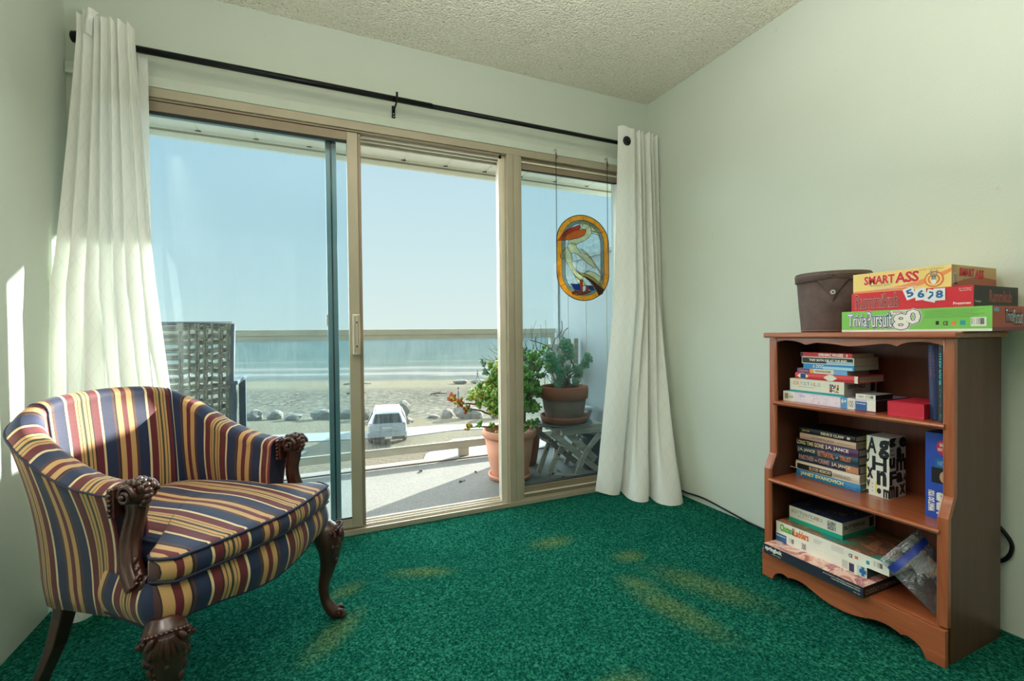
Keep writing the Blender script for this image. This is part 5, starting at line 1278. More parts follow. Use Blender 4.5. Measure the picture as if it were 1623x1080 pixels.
def d_rw(b, xf, yl, yr, z0, z1):
    for a, c in ((.04, .24), (.48, .70)): L = yl - yr; H = z1 - z0; m = (a + c) / 2; b.poly([(xf - .0004, yl - L * a, z0 + H / 2), (xf - .0004, yl - L * m + L * .03, z1 - .001), (xf - .0004, yl - L * m - L * .03, z1 - .001), (xf - .0004, yl - L * c, z0 + H / 2), (xf - .0004, yl - L * m - L * .03, z0 + .001), (xf - .0004, yl - L * m + L * .03, z0 + .001)], cry)
    Q(b, xf, yl, yr, z0, z1, .10, .19, .1, .9, dblue, .0007); Q(b, xf, yl, yr, z0, z1, .95, 1, 0, 1, cry, .0005)
book('red book with cream lozenges along its spine, lying on the crystals puzzle box', x, 1.190, .966, .7875, .812, .16, cmt, d_rw, .0, hard=True)
def d_thin(b, xf, yl, yr, z0, z1):
    Q(b, xf, yl, yr, z0, z1, 0, .27, 0, 1, fl('purple', (104, 60, 110)), .0004); T(b, xf - .0003, yl, yr, z0, z1, 'Clements', .03, .24, .25, .75, fl('rose', (190, 140, 140)), .01); Q(b, xf, yl, yr, z0, z1, .27, .35, 0, 1, orng, .0004); T(b, xf, yl, yr, z0, z1, 'THE SCHOOL STORY', .38, .70, .3, .75, dred, .02); Q(b, xf, yl, yr, z0, z1, .75, 1, 0, 1, skyb, .0004)
book('thin paperback with a purple, cream and sky blue spine, above the red lozenge book', x, 1.182, 1.002, .8125, .8285, .13, cry, d_thin)
def d_blue(b, xf, yl, yr, z0, z1): T(b, xf, yl, yr, z0, z1, 'A DOG', .20, .42, .2, .85, WHT, .02); Q(b, xf, yl, yr, z0, z1, .42, .97, .05, .6, fl('pale_blue', (160, 206, 224)), .0004)
book('paperback with a bright blue spine, third from the top of the top shelf stack', x, 1.158, .979, .829, .8475, .145, fl('cerulean', (36, 130, 186)), d_blue)
def d_they(b, xf, yl, yr, z0, z1): Q(b, xf, yl, yr, z0, z1, .01, .985, .1, .9, INK, .0004); Q(b, xf, yl, yr, z0, z1, .5, .98, .1, .45, fl('ice', (150, 180, 200)), .0006); T(b, xf - .0008, yl, yr, z0, z1, 'THEY BOTH DIE AT THE END', .16, .88, .4, .7, WHT, .03)
book('black spined paperback edged in white, lettered They Both Die at the End', x, 1.164, .980, .848, .874, .145, WHT, d_they)
def d_man(b, xf, yl, yr, z0, z1): T(b, xf, yl, yr, z0, z1, 'JERRY SPINELLI', .08, .33, .3, .7, dred, .02); T(b, xf, yl, yr, z0, z1, 'MANIAC MAGEE', .38, .84, .2, .85, WHT, .04); Q(b, xf, yl, yr, z0, z1, .90, .92, .2, .8, WHT, .0004); Q(b, xf, yl, yr, z0, z1, 0, .06, .1, .9, INK, .0004)
book('thin red paperback lettered Maniac Magee, topmost on the top shelf stack', x + .004, 1.172, .988, .8745, .8895, .13, fl('tomato', (196, 56, 56)), d_man)
def d_wb(b, x, yl, yr, z0, z1): barcode(b, x, yl, yr, z0, z1, .5, .95, .1, .9); T(b, x, yl, yr, z0, z1, 'CARDS', .1, .4, .3, .7, fl('grey', (120, 120, 120)), .01)
gbox('card_box', 'small flat white box with a barcode, on the right end of the lavender puzzle', 'box', x + .003, .976, .915, .735, .7525, .10, WHT, INK, fl('grey_lid', (150, 150, 150)), d_wb)
b = MB(); rd = fl('scarlet_leather', (196, 40, 60), .35)
def rb(u, v):
    y = lerp(.872, .775, u); z = lerp(Z1, .742, v); return Vector((1.722 + .006 * math.sin(v * PI) * math.sin(u * PI), y, z + .002 * math.sin(u * PI) * (1 - 2 * v)))
b.grid(rb, 16, 8, rd); b.box((1.7225, .775, Z1), (1.88, .872, .742), rd); tag(b.build('red_case'), 'small red case standing at the right of the top shelf, beside the blue book', 'case')
def upright(label, x, yl, yr, z0, z1, depth, cover, draw, lean=0.0):
    b = MB(); yc = (yl + yr) / 2; b.box((x, yr, z0), (x + depth, yr + .0018, z1), cover); b.box((x, yl - .0018, z0), (x + depth, yl, z1), cover)
    n = 8; rings = [[Vector((x + .001 - .004 * math.sin(PI * k / n), lerp(yl, yr, k / n), z)) for k in range(n + 1)] + [Vector((x + .004, yr, z)), Vector((x + .004, yl, z))] for z in (z0, z1)]
    b.rings(rings, cover, smooth=False); b.box((x + .0045, yr + .002, z0 + .003), (x + depth - .003, yl - .002, z1 - .003), m_pg)
    draw(b, x - .0032, yl, yr, z0, z1)
    c = Vector((x, yr, z0)); r = Matrix.Translation(c) @ Matrix.Rotation(lean, 4, 'X') @ Matrix.Translation(-c)
    for v in b.bm.verts: v.co = r @ v.co
    return tag(b.build('book'), label, 'book')
def vt(b, xf, yl, yr, z0, z1, s, top, bot, w0, w1, m, bold=.02):
    """lettering that reads downwards along an upright spine"""
    H = z1 - z0; L = yl - yr
    b.text(s, (xf, yl - L * w1, z1 - H * top), (0, 0, -1), (0, 1, 0) if False else (0, 1, 0), H * (bot - top), L * (w1 - w0), m, bold)
upright('navy hardback with faint red lettering, leaning beside the red case on the top shelf', 1.742, .7685, .7455, Z1 + .001, .925, .15, fl('midnight_blue', (40, 54, 92)), lambda b, xf, yl, yr, z0, z1: (vt(b, xf, yl, yr, z0, z1, 'HIGH FIVE', .10, .42, .2, .7, fl('wine', (130, 60, 84)), .02), vt(b, xf, yl, yr, z0, z1, 'JANET', .52, .72, .3, .65, fl('wine', (130, 60, 84)), .01)), -.030)
upright('black hardback lettered HARD EIGHT in teal, rightmost on the top shelf', 1.725, .7425, .7195, Z1, .927, .15, fl('charcoal', (40, 42, 42)), lambda b, xf, yl, yr, z0, z1: (vt(b, xf, yl, yr, z0, z1, 'HARD EIGHT', .12, .52, .2, .75, fl('aqua', (50, 180, 186)), .03), vt(b, xf, yl, yr, z0, z1, 'Janet Evanovich', .58, .80, .25, .7, fl('aqua', (50, 180, 186)), .01), vt(b, xf, yl, yr, z0, z1, 'SM', .90, .95, .3, .7, fl('aqua', (50, 180, 186)), .01)))

# ---- middle shelf
x = 1.80; z = .3915
def spine(*items):
    def f(b, xf, yl, yr, z0, z1):
        for it in items:
            if it[0] == 'q': Q(b, xf, yl, yr, z0, z1, *it[1:6], .0003 if len(it) < 7 else it[6])
            else: T(b, xf - .0004, yl, yr, z0, z1, *it)
    return f
crm = fl('cream_lettering', (226, 206, 170)); gld = fl('gold_lettering', (206, 170, 90)); pho = M('photo_orange', (196, 130, 96), .5)
BK = [('bright blue hardback lettered Janet Evanovich, bottom of the middle shelf stack', 1.230, .995, .026, fl('evan_blue', (26, 134, 190)), spine(('JANET EVANOVICH', .08, .76, .2, .85, fl('pale_gold', (220, 220, 150)), .04), ('FEARLESS', .79, .95, .5, .9, skyb, .01), ('FOURTEEN', .79, .95, .1, .45, skyb, .01))),
      ('white and black hardback lettered Blood Memory, second from the bottom of its stack', 1.233, .998, .034, fl('bone', (216, 204, 186)), spine(('q', .03, .60, .12, .72, INK), ('BLOOD MEMORY', .24, .59, .25, .62, crm, .02), ('GREG ILES', .62, .88, .25, .6, fl('grey_lettering', (150, 144, 136)), .01))),
      ('dark hardback lettered Partner in Crime, third from the bottom of its stack', 1.224, 1.000, .031, fl('storm', (52, 56, 76)), spine(('q', .80, .99, .05, .8, pho), ('PARTNER', .02, .28, .3, .85, fl('dusty_pink', (180, 140, 130)), .03), ('in', .30, .34, .4, .65, crm, .01), ('CRIME', .36, .54, .3, .85, fl('dusty_pink', (180, 140, 130)), .03), ('J.A. JANCE', .58, .87, .3, .75, crm, .03))),
      ('teal and slate hardback lettered Betrayal of Trust, below the purple spined book', 1.228, 1.002, .031, fl('dark_teal', (40, 70, 84)), spine(('J.A. JANCE', .03, .32, .3, .75, crm, .03), ('BETRAYAL', .37, .64, .2, .85, fl('copper_lettering', (206, 130, 96)), .03), ('of', .66, .70, .35, .6, crm, .01), ('TRUST', .73, .90, .25, .8, fl('copper_lettering', (206, 130, 96)), .03))),
      ('purple hardback lettered Long Time Gone, third from the top of its stack', 1.228, 1.002, .027, fl('violet_spine', (84, 50, 92)), spine(('q', 0, .3, 0, 1, INK), ('LONG TIME GONE', .01, .47, .25, .8, fl('pale_gold2', (220, 206, 150)), .03), ('J.A. JANCE', .50, .86, .25, .8, WHT, .03))),
      ('pale tan hardback lettered The Thinking Book, second from the top of its stack', 1.218, 1.011, .024, fl('blush', (206, 174, 150)), spine(('THE THINKING BOOK', .23, .64, .35, .65, fl('brown_lettering', (140, 100, 80)), .01), ('q', .70, .92, .45, .5, fl('brown_lettering', (140, 100, 80)), .0004))),
      ('black hardback lettered Devil\'s Claw, topmost on the middle shelf stack', 1.218, 1.012, .022, fl('jet', (28, 34, 38)), spine(('Jance', .06, .20, .25, .8, gld, .02), ("DEVIL'S CLAW", .42, .82, .3, .75, crm, .04), ('q', .87, .92, .3, .7, crm)))]
for k, (lb, yl, yr, h, cv, dr) in enumerate(BK):
    book(lb, x + (.003 if k in (2, 5) else 0), yl, yr, z + .0003, z + h, .150 if k != 5 else .13, cv, dr, 0, None, True); z += h + .0003
b = MB(); b.box((1.7965, 1.232, .4195), (1.80, 1.256, .4215), crm); b.bm.verts.ensure_lookup_table(); tag(b.build('bookmark'), 'cream bookmark strip poking out at the left of the Blood Memory book', 'bookmark')
# letter box
def cube_face(b, put):
    for s, u, v, w, h, rot in put: pass
def d_cu(b, x, yl, yr, z0, z1):
    L = yl - yr; H = z1 - z0
    for s, a, c, lo, hi, bd in (('A', .06, .42, .73, .97, .035), ('g', .58, .96, .66, .94, .05), ('H', .28, .86, .44, .66, .03), ('n', .50, .84, .22, .42, .05), ('x', .06, .26, .30, .45, .05), ('m', .76, .995, .02, .14, .05), ('.', .52, .60, .08, .12, .08), ('D', .005, .12, .56, .74, .04), ('v', .02, .14, .14, .24, .05), ('e', .005, .09, .01, .08, .05)):
        T(b, x, yl, yr, z0, z1, s, a, c, lo, hi, INK, bd)
    ly = fl('lemon', (222, 222, 120)); Q(b, x, yl, yr, z0, z1, .38, .47, .05, .25, ly); Q(b, x, yl, yr, z0, z1, .0, .035, 0, 1, ly, .0002)
    for k in range(3): Q(b, x, yl, yr, z0, z1, .24, .29, .07 + k * .06, .085 + k * .06, fl('grey', (120, 120, 120)), .0003)
def s_cu(b, x0, x1, y, z0, z1):
    for s, a, c, lo, hi, bd in (('g', .02, .34, .86, .99, .05), ('e', .62, .98, .84, .985, .05), ('a', .46, .72, .66, .82, .06), ('.', .80, .86, .66, .70, .08), ('u', .02, .30, .52, .66, .06), ('m', .44, .97, .46, .64, .05), ('F', .04, .38, .24, .44, .05), ('a', .46, .76, .26, .40, .06), ('A', .85, .995, .25, .38, .04), ('m', .0, .30, .03, .20, .05), ('i', .40, .50, .02, .18, .05), ('x', .66, .92, .06, .2, .05)):
        TS(b, y, x0, x1, z0, z1, s, a, c, lo, hi, INK, bd)
    TS(b, y, x0, x1, z0, z1, 'Font', .06, .26, .78, .82, INK, .01); TS(b, y, x0, x1, z0, z1, 'Puzzle', .06, .30, .71, .75, INK, .01)
gbox('letter_box', 'white upright box scattered with black letters, on the middle shelf right of the books', 'box', 1.812, .982, .912, .3915, .600, .098, WHT, None, None, d_cu, s_cu)
mb = fl('meme_blue', (40, 76, 170))
def d_me(b, x, yl, yr, z0, z1):
    L = yl - yr; H = z1 - z0
    c = Vector((x - .0006, yl - L * .62, z0 + H * .84)); pts = []
    for i in range(28):
        r = .0235 if i % 2 else .019; t = i * 2 * PI / 28; pts.append(c + Vector((0, r * math.cos(t) * .75, r * math.sin(t))))
    b.poly(pts, redp); b.text('ADULT PARTY', c + Vector((-.0006, .012, -.010)), YN, ZP, .024, .008, WHT, .04); b.text('GAME', c + Vector((-.0006, .008, .003)), YN, ZP, .016, .010, WHT, .04)
    Q(b, x, yl, yr, z0, z1, .35, .85, .60, .71, blue, .0004); T(b, x - .0005, yl, yr, z0, z1, 'NEW', .45, .75, .63, .68, skyb, .03)
    Q(b, x, yl, yr, z0, z1, .22, 1, .42, .60, INK, .0004)
    pc = Vector((x - .0012, yl - L * .68, z0 + H * .50)); b.poly([pc + Vector((0, .012 * math.cos(t), .018 * math.sin(t))) for t in [i * 2 * PI / 16 for i in range(16)]], fl('fur_tan', (190, 150, 116))); b.poly([pc + Vector((-.0003, -.010 + .006 * math.cos(t), -.006 + .010 * math.sin(t))) for t in [i * 2 * PI / 16 for i in range(16)]], WHT)
    b.text('WHAT DO YOU', (x, yl - L * .32, z0 + H * .08), ZP, (0, 1, 0), H * .24, L * .20, WHT, .06); b.text('MEME?', (x, yl - L * .86, z0 + H * .07), ZP, (0, 1, 0), H * .24, L * .42, WHT, .08)
    Q(b, x, yl, yr, z0, z1, .80, 1, .20, .32, fl('bright_yellow', (230, 206, 60)), .0008)
gbox('party_game_box', 'tall blue game box with a red burst, right end of the middle shelf', 'board game', 1.755, .786, .716, .3915, .655, .20, mb, fl('navy_side', (30, 40, 90)), None, d_me)

# ---- bottom shelf
art1 = art_mat('cat_picture', [(120, 20, 50), (206, 130, 110), (236, 206, 190), (160, 40, 70), (230, 190, 170)], 14, 1); art2 = art_mat('chutes_picture', [(30, 110, 150), (60, 140, 120), (120, 70, 50), (190, 130, 90), (60, 50, 90)], 12, 4); art3 = art_mat('butterfly_picture', [(24, 26, 40), (50, 60, 100), (30, 34, 50), (170, 160, 130)], 40, 7)
def d_sp(b, x, yl, yr, z0, z1):
    T(b, x, yl, yr, z0, z1, 'springbok', .02, .21, .36, .86, WHT, .05); T(b, x, yl, yr, z0, z1, 'JIGSAW PUZZLE', .10, .20, .14, .24, WHT, .01)
    T(b, x, yl, yr, z0, z1, 'AN AUTHENTIC SPRINGBOK JIGSAW PUZZLE', .64, .975, .68, .80, WHT, .02); T(b, x, yl, yr, z0, z1, 'OVER 500 INTERLOCKING PIECES', .72, .975, .50, .60, WHT, .02); T(b, x, yl, yr, z0, z1, 'PZL1234', .92, .975, .2, .28, WHT, .01)
def s_sp(b, x0, x1, y, z0, z1): TS(b, y, x0, x1, z0, z1, 'CUDDLY COMPANIONS', .05, .85, .25, .65, fl('grey_lettering', (150, 144, 136)), .02)
gbox('puzzle_box', 'black edged puzzle box lettered springbok, overhanging the front of the bottom shelf', 'puzzle', 1.622, 1.2415, .889, .1088, .1455, .255, fl('blue_black', (36, 42, 56)), INK, art1, d_sp, s_sp)
def d_rv(b, x, yl, yr, z0, z1):
    Q(b, x, yl, yr, z0, z1, 0, .135, 0, .85, blue); T(b, x - .0003, yl, yr, z0, z1, 'Ravensburger', .01, .125, .5, .72, WHT, .03)
    barcode(b, x, yl, yr, z0, z1, .165, .235, .15, .85); T(b, x, yl, yr, z0, z1, '300', .32, .37, .2, .8, fl('grey', (120, 120, 120)), .02)
    Q(b, x, yl, yr, z0, z1, .76, .82, .1, .9, fl('pale_grey', (190, 190, 180)), .0003); Q(b, x, yl, yr, z0, z1, .83, .88, .05, .85, art3, .0004); Q(b, x, yl, yr, z0, z1, .905, .99, .05, .95, fl('aqua_label', (170, 206, 200)), .0004); T(b, x - .0003, yl, yr, z0, z1, '+', .94, .985, .2, .8, blue, .1)
gbox('puzzle_box', 'white puzzle box with a blue left corner, between the springbok box and the longer game', 'puzzle', 1.690, 1.240, .915, .1458, .1818, .24, WHT, fl('teal_dark_side', (30, 70, 80)), None, d_rv)
def d_ch(b, x, yl, yr, z0, z1):
    for s, a, c, m in (('Chutes', .045, .165, fl('leaf_green', (90, 170, 60))), ('&', .17, .185, INK), ('Ladders', .19, .33, dor)): T(b, x, yl, yr, z0, z1, s, a, c, .18, .82, m, .045)
    for k in range(3): Q(b, x, yl, yr, z0, z1, .38, .46 - .01 * k, .60 - k * .13, .63 - k * .13, fl('grey', (120, 120, 120)), .0003)
    for k in range(5): Q(b, x, yl, yr, z0, z1, .54, .65 - .01 * (k % 2), .75 - k * .11, .77 - k * .11, fl('grey', (120, 120, 120)), .0003)
    T(b, x, yl, yr, z0, z1, 'CE', .69, .72, .3, .6, INK, .03); Q(b, x, yl, yr, z0, z1, .74, .765, .35, .6, fl('badge_orange', (224, 120, 60)), .0004); Q(b, x, yl, yr, z0, z1, .83, .855, .3, .6, teal, .0004); barcode(b, x, yl, yr, z0, z1, .885, .965, .25, .85)
gbox('board_game', 'long white board game box lettered Chutes and Ladders, third layer on the bottom shelf', 'board game', 1.692, 1.240, .852, .1822, .2225, .26, WHT, fl('white_side', (206, 206, 200)), art2, d_ch, tilt=.0)
def d_bu(b, x, yl, yr, z0, z1):
    Q(b, x, yl, yr, z0, z1, 0, 1, 0, .27, fl('emerald', (24, 160, 130))); cols = [fl('sand', (190, 170, 140)), fl('rose', (190, 140, 140)), fl('fog', (170, 176, 176)), fl('slate', (130, 150, 170))]
    for k, ch in enumerate('BUTTERFLIES'): T(b, x, yl, yr, z0, z1, ch, .05 + k * .056, .05 + k * .056 + .042, .62, .82, cols[k % 4], .03)
    T(b, x, yl, yr, z0, z1, '500 PIECE PUZZLE', .18, .48, .46, .52, fl('grey', (120, 120, 120)), .01); Q(b, x, yl, yr, z0, z1, .74, .89, .36, .90, art_mat('butterfly_tile', [(226, 200, 140), (40, 60, 110), (200, 190, 170), (60, 50, 40)], 90, 2), .0004)
def s_bu(b, x0, x1, y, z0, z1):
    QS(b, y, x0, x1, z0, z1, 0, 1, 0, .27, fl('emerald', (24, 160, 130))); TS(b, y, x0, x1, z0, z1, 'BUTTERFLIES', .06, .68, .56, .78, INK, .02); TS(b, y, x0, x1, z0, z1, '500 PIECE PUZZLE', .2, .5, .40, .47, INK, 0); QS(b, y, x0, x1, z0, z1, .80, .94, .34, .92, INK)
gbox('puzzle_box', 'ivory puzzle box lettered BUTTERFLIES with an emerald base, on top of the bottom shelf pile', 'puzzle', 1.738, 1.218, 1.020, .2229, .2829, .20, cry, fl('ivory_side', (186, 184, 172)), art3, d_bu, s_bu)

# ---- zip bag
def bag_mat():
    t = NT('clear_plastic_bag'); tr = t.n('ShaderNodeBsdfTransparent'); tr.inputs['Color'].default_value = (.86, .90, .94, 1)
    gl = t.n('ShaderNodeBsdfGlossy'); gl.inputs['Roughness'].default_value = .18; gl.inputs['Color'].default_value = (.95, .97, 1, 1); df = t.n('ShaderNodeBsdfDiffuse'); df.inputs['Color'].default_value = (.55, .62, .72, 1)
    v = t.coords(); nm = t.bump(t.noise(v, 26, 4, .6, .5).outputs['Fac'], .9, .02); t.l(nm, gl.inputs['Normal'])
    a = t.n('ShaderNodeMixShader'); a.inputs[0].default_value = .24; t.l(gl.outputs[0], a.inputs[1]); t.l(df.outputs[0], a.inputs[2])
    fr = t.n('ShaderNodeLayerWeight'); fr.inputs['Blend'].default_value = .45; t.l(nm, fr.inputs['Normal'])
    mr = t.n('ShaderNodeMapRange'); mr.inputs['To Min'].default_value = .14; mr.inputs['To Max'].default_value = .75; t.l(fr.outputs['Facing'], mr.inputs[0])
    b_ = t.n('ShaderNodeMixShader'); t.l(mr.outputs[0], b_.inputs[0]); t.l(tr.outputs[0], b_.inputs[1]); t.l(a.outputs[0], b_.inputs[2]); t.l(b_.outputs[0], t.out.inputs['Surface']); return t.m
m_bag = bag_mat(); m_zip = M('blue_zip_strip', (34, 58, 150), .35, spec=.5)
BG = thing('zip_bag', 'clear plastic zip bag with a blue seal leaning on the bottom shelf', 'bag', (1.74, .78, .11))
A_ = Vector((1.655, .862, .240)); B2 = Vector((1.742, .795, .352)); C_ = Vector((1.700, .735, .118)); D_ = Vector((1.80, .725, .20))
def bagf(sd):
    def f(u, v):
        p = A_.lerp(B2, u).lerp(C_.lerp(D_, u), v); n = (B2 - A_).cross(C_ - A_).normalized()
        k = sd * .022 * math.sin(PI * min(1, max(0, v))) ** .8 * math.sin(PI * u) ** .5 if 0 < u < 1 else 0
        p = p + n * k + n * .006 * noise.noise(p * 30); return p
    return f
b = MB(); b.grid(bagf(1), 26, 26, m_bag); b.grid(bagf(-1), 26, 26, m_bag); b.build('bag_film', BG, recalc=False)
b = MB(); P0 = [bagf(1)(u / 12, .14) + Vector((-.0006, 0, 0)) for u in range(13)]; P1 = [bagf(1)(u / 12, .24) + Vector((-.0006, 0, 0)) for u in range(13)]
for q in (1, -1):
    f = bagf(q); b.grid(lambda u, v: f(lerp(.02, .98, u), lerp(.15, .26, v)) + (B2 - A_).cross(C_ - A_).normalized() * .0012 * q, 14, 3, m_zip)
b.build('zip_seal', BG, recalc=False)
cards = [(fl('card_white', (210, 206, 200)), 0), (art_mat('card_art', [(200, 120, 100), (230, 210, 180), (90, 40, 60)], 40, 9), .3), (fl('card_grey', (150, 160, 176)), .6), (art_mat('card_art_dark', [(40, 44, 70), (120, 90, 90), (60, 40, 40)], 30, 5), .9)]
nrm = (B2 - A_).cross(C_ - A_).normalized()
for k in range(5):
    m = cards[k % 4][0]; b = MB(); e1 = (C_ - A_).normalized(); e2 = (B2 - A_ - e1 * (B2 - A_).dot(e1)).normalized()
    c = A_.lerp(D_, .70 + .04 * (k % 2)) + nrm * (.004 * (k - 2)) + e1 * (.010 * k - .05) + e2 * (.006 * (k % 3))
    mx = Matrix((e1, e2, nrm)).transposed().to_4x4(); mx.translation = c; mx = mx @ Matrix.Rotation(.16 * (k - 2), 4, 'Z'); b.box((-.035, -.022, -.0012), (.035, .022, .0012), m, mx)
    o = b.build('card_packet'); tag(o, ['white card packet', 'pictured card packet', 'grey blue card packet', 'dark pictured card packet', 'second white card packet'][k] + ' inside the clear zip bag on the bottom shelf', 'cards', 'card packets in the zip bag')
# ============================================================ STAINED GLASS PELICAN
def sg_mat(name, col, tr=.45, streak=None):
    t = NT(name); v = t.coords(scale=(1, 1, 1)); n = t.noise(v, 30, 4, .6, 1.0)
    if streak: c = t.ramp(t.noise(t.coords(scale=(60, 1, 22), rot=(0, .8, 0)), 1.2, 3, .6).outputs['Fac'], [(.35, rgb(*col)), (.65, rgb(*streak))]).outputs['Color']
    else: c = t.ramp(n.outputs['Fac'], [(.3, tuple(q * .82 for q in rgb(*col)[:3]) + (1,)), (.7, rgb(*col))]).outputs['Color']
    tl = t.n('ShaderNodeBsdfTranslucent'); t.l(c, tl.inputs[0]); df = t.n('ShaderNodeBsdfDiffuse'); t.l(c, df.inputs[0]); tp = t.n('ShaderNodeBsdfTransparent'); t.l(c, tp.inputs[0])
    a = t.n('ShaderNodeMixShader'); a.inputs[0].default_value = .5; t.l(tl.outputs[0], a.inputs[1]); t.l(df.outputs[0], a.inputs[2])
    b = t.n('ShaderNodeMixShader'); b.inputs[0].default_value = tr; t.l(a.outputs[0], b.inputs[1]); t.l(tp.outputs[0], b.inputs[2])
    g = t.n('ShaderNodeBsdfGlossy'); g.inputs['Roughness'].default_value = .1; q = t.n('ShaderNodeMixShader'); q.inputs[0].default_value = .04; t.l(b.outputs[0], q.inputs[1]); t.l(g.outputs[0], q.inputs[2])
    t.l(q.outputs[0], t.out.inputs['Surface']); return t.m
g_amb = sg_mat('amber_glass', (255, 200, 80), .85); g_amd = sg_mat('dark_amber_glass', (246, 176, 66), .85); g_gry = sg_mat('smoke_glass', (170, 184, 180), .8); g_crm = sg_mat('cream_glass', (250, 244, 216), .80); g_red = sg_mat('red_glass', (222, 60, 44), .8, (236, 110, 50)); g_org = sg_mat('orange_glass', (240, 130, 50), .8, (250, 170, 70)); g_brn = sg_mat('brown_glass', (110, 58, 44), .7); g_blu = sg_mat('blue_glass', (24, 92, 170), .7); g_clr = sg_mat('clear_glass', (238, 246, 246), .96); g_feet = sg_mat('rust_glass', (206, 104, 44), .7)
m_lead = M('lead_came', (50, 46, 44), .5, .4)
YS = 2.345
def SGc(u, v): # drawing coordinates to the hanging plane
    return (1.3365 + (u - 165) / 545 * .3635 + 0.0, 1.672 - (v - 80) / 915 * .506)
SGT = thing('stained_glass_pelican', 'oval stained glass panel of a pelican hanging on chains in the right window', 'sun catcher', (1.518, YS, 1.166))
def oval(rx_off, n=96):
    P = []; cu, r = 437.5, 272.5 - rx_off; vt0 = 80 + 272.5 + 20; vb = 995 - 272.5 - 20
    for i in range(n):
        t = 2 * PI * i / n; u = cu + r * math.cos(t); vv = (vt0 if math.sin(t) > 0 else vb) - (r + 20) * math.sin(t); P.append((u, vv))
    return P
O0 = oval(0); O1 = oval(52); O2 = oval(88)
def piece(b, P, m, th=.003):
    Q_ = [SGc(*p) for p in P]; b.prism(Q_, 'Y', YS - th / 2, YS + th / 2, m)
def lead(b, P, w=.002, closed=True):
    b.tube([(SGc(*p)[0], YS, SGc(*p)[1]) for p in P], w, m_lead, 6, closed=closed)
# border
bb = MB(); n = len(O0); cuts = [24, 33, 42, 48, 56, 62, 72, 80, 90, 0, 8, 16]; cuts = sorted(c % n for c in cuts)
for i, c0 in enumerate(cuts):
    c1 = cuts[(i + 1) % len(cuts)]; idx = []; k = c0
    while True:
        idx.append(k)
        if k == c1: break
        k = (k + 1) % n
    m = g_amb if c0 % 24 < 20 else g_amd
    piece(bb, [O0[q] for q in idx] + [O1[q] for q in reversed(idx)], m)
bb.build('amber_border', SGT)
bg_ = MB(); cut2 = [20, 36, 60, 78, 92, 4]; cut2 = sorted(cut2)
for i, c0 in enumerate(cut2):
    c1 = cut2[(i + 1) % len(cut2)]; idx = []; k = c0
    while True:
        idx.append(k)
        if k == c1: break
        k = (k + 1) % n
    piece(bg_, [O1[q] for q in idx] + [O2[q] for q in reversed(idx)], g_gry, .0026)
bg_.build('smoke_border', SGT)
PC = MB(); LD = MB()
head = [(385, 175), (400, 150), (440, 135), (480, 140), (505, 160), (500, 200), (470, 225), (430, 228), (405, 205), (440, 195), (450, 170), (415, 170)]
PCS = [
 ('crest', [(500, 150), (530, 170), (570, 190), (610, 210), (650, 240), (600, 250), (560, 240), (525, 235), (520, 190)], g_crm),
 ('crest2', [(525, 235), (560, 248), (600, 250), (612, 285), (575, 272), (545, 262), (522, 270)], g_crm),
 ('neck1', [(505, 160), (520, 190), (522, 270), (500, 310), (450, 350), (400, 375), (360, 400), (320, 385), (278, 400), (285, 365), (330, 345), (400, 325), (450, 290), (470, 245), (430, 228), (470, 225), (500, 200)], g_crm),
 ('head', [(385, 172), (400, 150), (440, 137), (480, 142), (505, 160), (500, 200), (470, 225), (430, 228), (405, 208), (415, 180)], g_crm),
 ('bill1', [(180, 368), (230, 290), (270, 248), (340, 215), (400, 183), (412, 208), (400, 235), (330, 260), (240, 330)], g_red),
 ('bill2', [(180, 368), (240, 330), (330, 260), (400, 235), (470, 232), (465, 265), (430, 305), (370, 330), (300, 352), (240, 366)], g_org),
 ('neck2', [(278, 400), (320, 385), (365, 400), (370, 430), (420, 480), (480, 500), (530, 560), (575, 638), (545, 632), (480, 590), (400, 520), (345, 488), (310, 500), (285, 460), (275, 430)], g_crm),
 ('wing_edge', [(400, 440), (440, 450), (480, 480), (560, 590), (620, 670), (655, 745), (640, 735), (590, 650), (575, 638), (530, 560), (480, 500), (430, 462)], g_crm),
 ('chest', [(275, 430), (285, 460), (310, 500), (318, 560), (330, 620), (360, 680), (410, 715), (440, 745), (430, 770), (390, 770), (350, 740), (300, 650), (255, 570), (232, 510), (235, 470), (255, 445)], g_crm),
 ('tuft', [(232, 470), (205, 520), (200, 545), (225, 560), (245, 548), (232, 510)], g_crm),
 ('tail', [(440, 700), (500, 672), (560, 690), (620, 735), (655, 770), (662, 870), (640, 845), (600, 790), (540, 745), (480, 715)], g_crm),
 ('scal', [(365, 670), (400, 695), (450, 705), (500, 720), (550, 750), (600, 790), (640, 845), (655, 872), (630, 850), (590, 820), (540, 780), (480, 745), (420, 728), (385, 705)], sg_mat('cream_band_glass', (226, 206, 140), .8)),
 ('belly', [(330, 700), (390, 770), (430, 770), (460, 830), (530, 830), (500, 770), (470, 750), (520, 800), (540, 830), (400, 832), (370, 790)], g_crm),
 ('brown', [(440, 738), (480, 748), (540, 782), (590, 822), (630, 852), (655, 875), (640, 915), (600, 940), (575, 880), (540, 830), (510, 790), (470, 760)], g_brn),
 ('blue', [(300, 820), (395, 818), (402, 890), (345, 882)], g_blu), ('blue2', [(430, 835), (540, 832), (552, 880), (520, 885), (490, 870), (484, 835)], g_blu),
 ('leg1', [(400, 772), (430, 772), (427, 905), (402, 905)], g_feet), ('leg2', [(462, 832), (484, 835), (488, 880), (522, 895), (450, 930), (380, 940), (345, 945), (400, 920), (460, 885)], g_feet), ('foot', [(310, 915), (345, 890), (395, 895), (402, 905), (360, 925), (330, 935)], g_feet),
]
cl = MB(); inner = O2; piece(cl, inner, g_clr, .0012); cl.build('clear_pane', SGT)
for nm_, P, m in PCS: piece(PC, P, m, .0034); lead(LD, P, .0016)
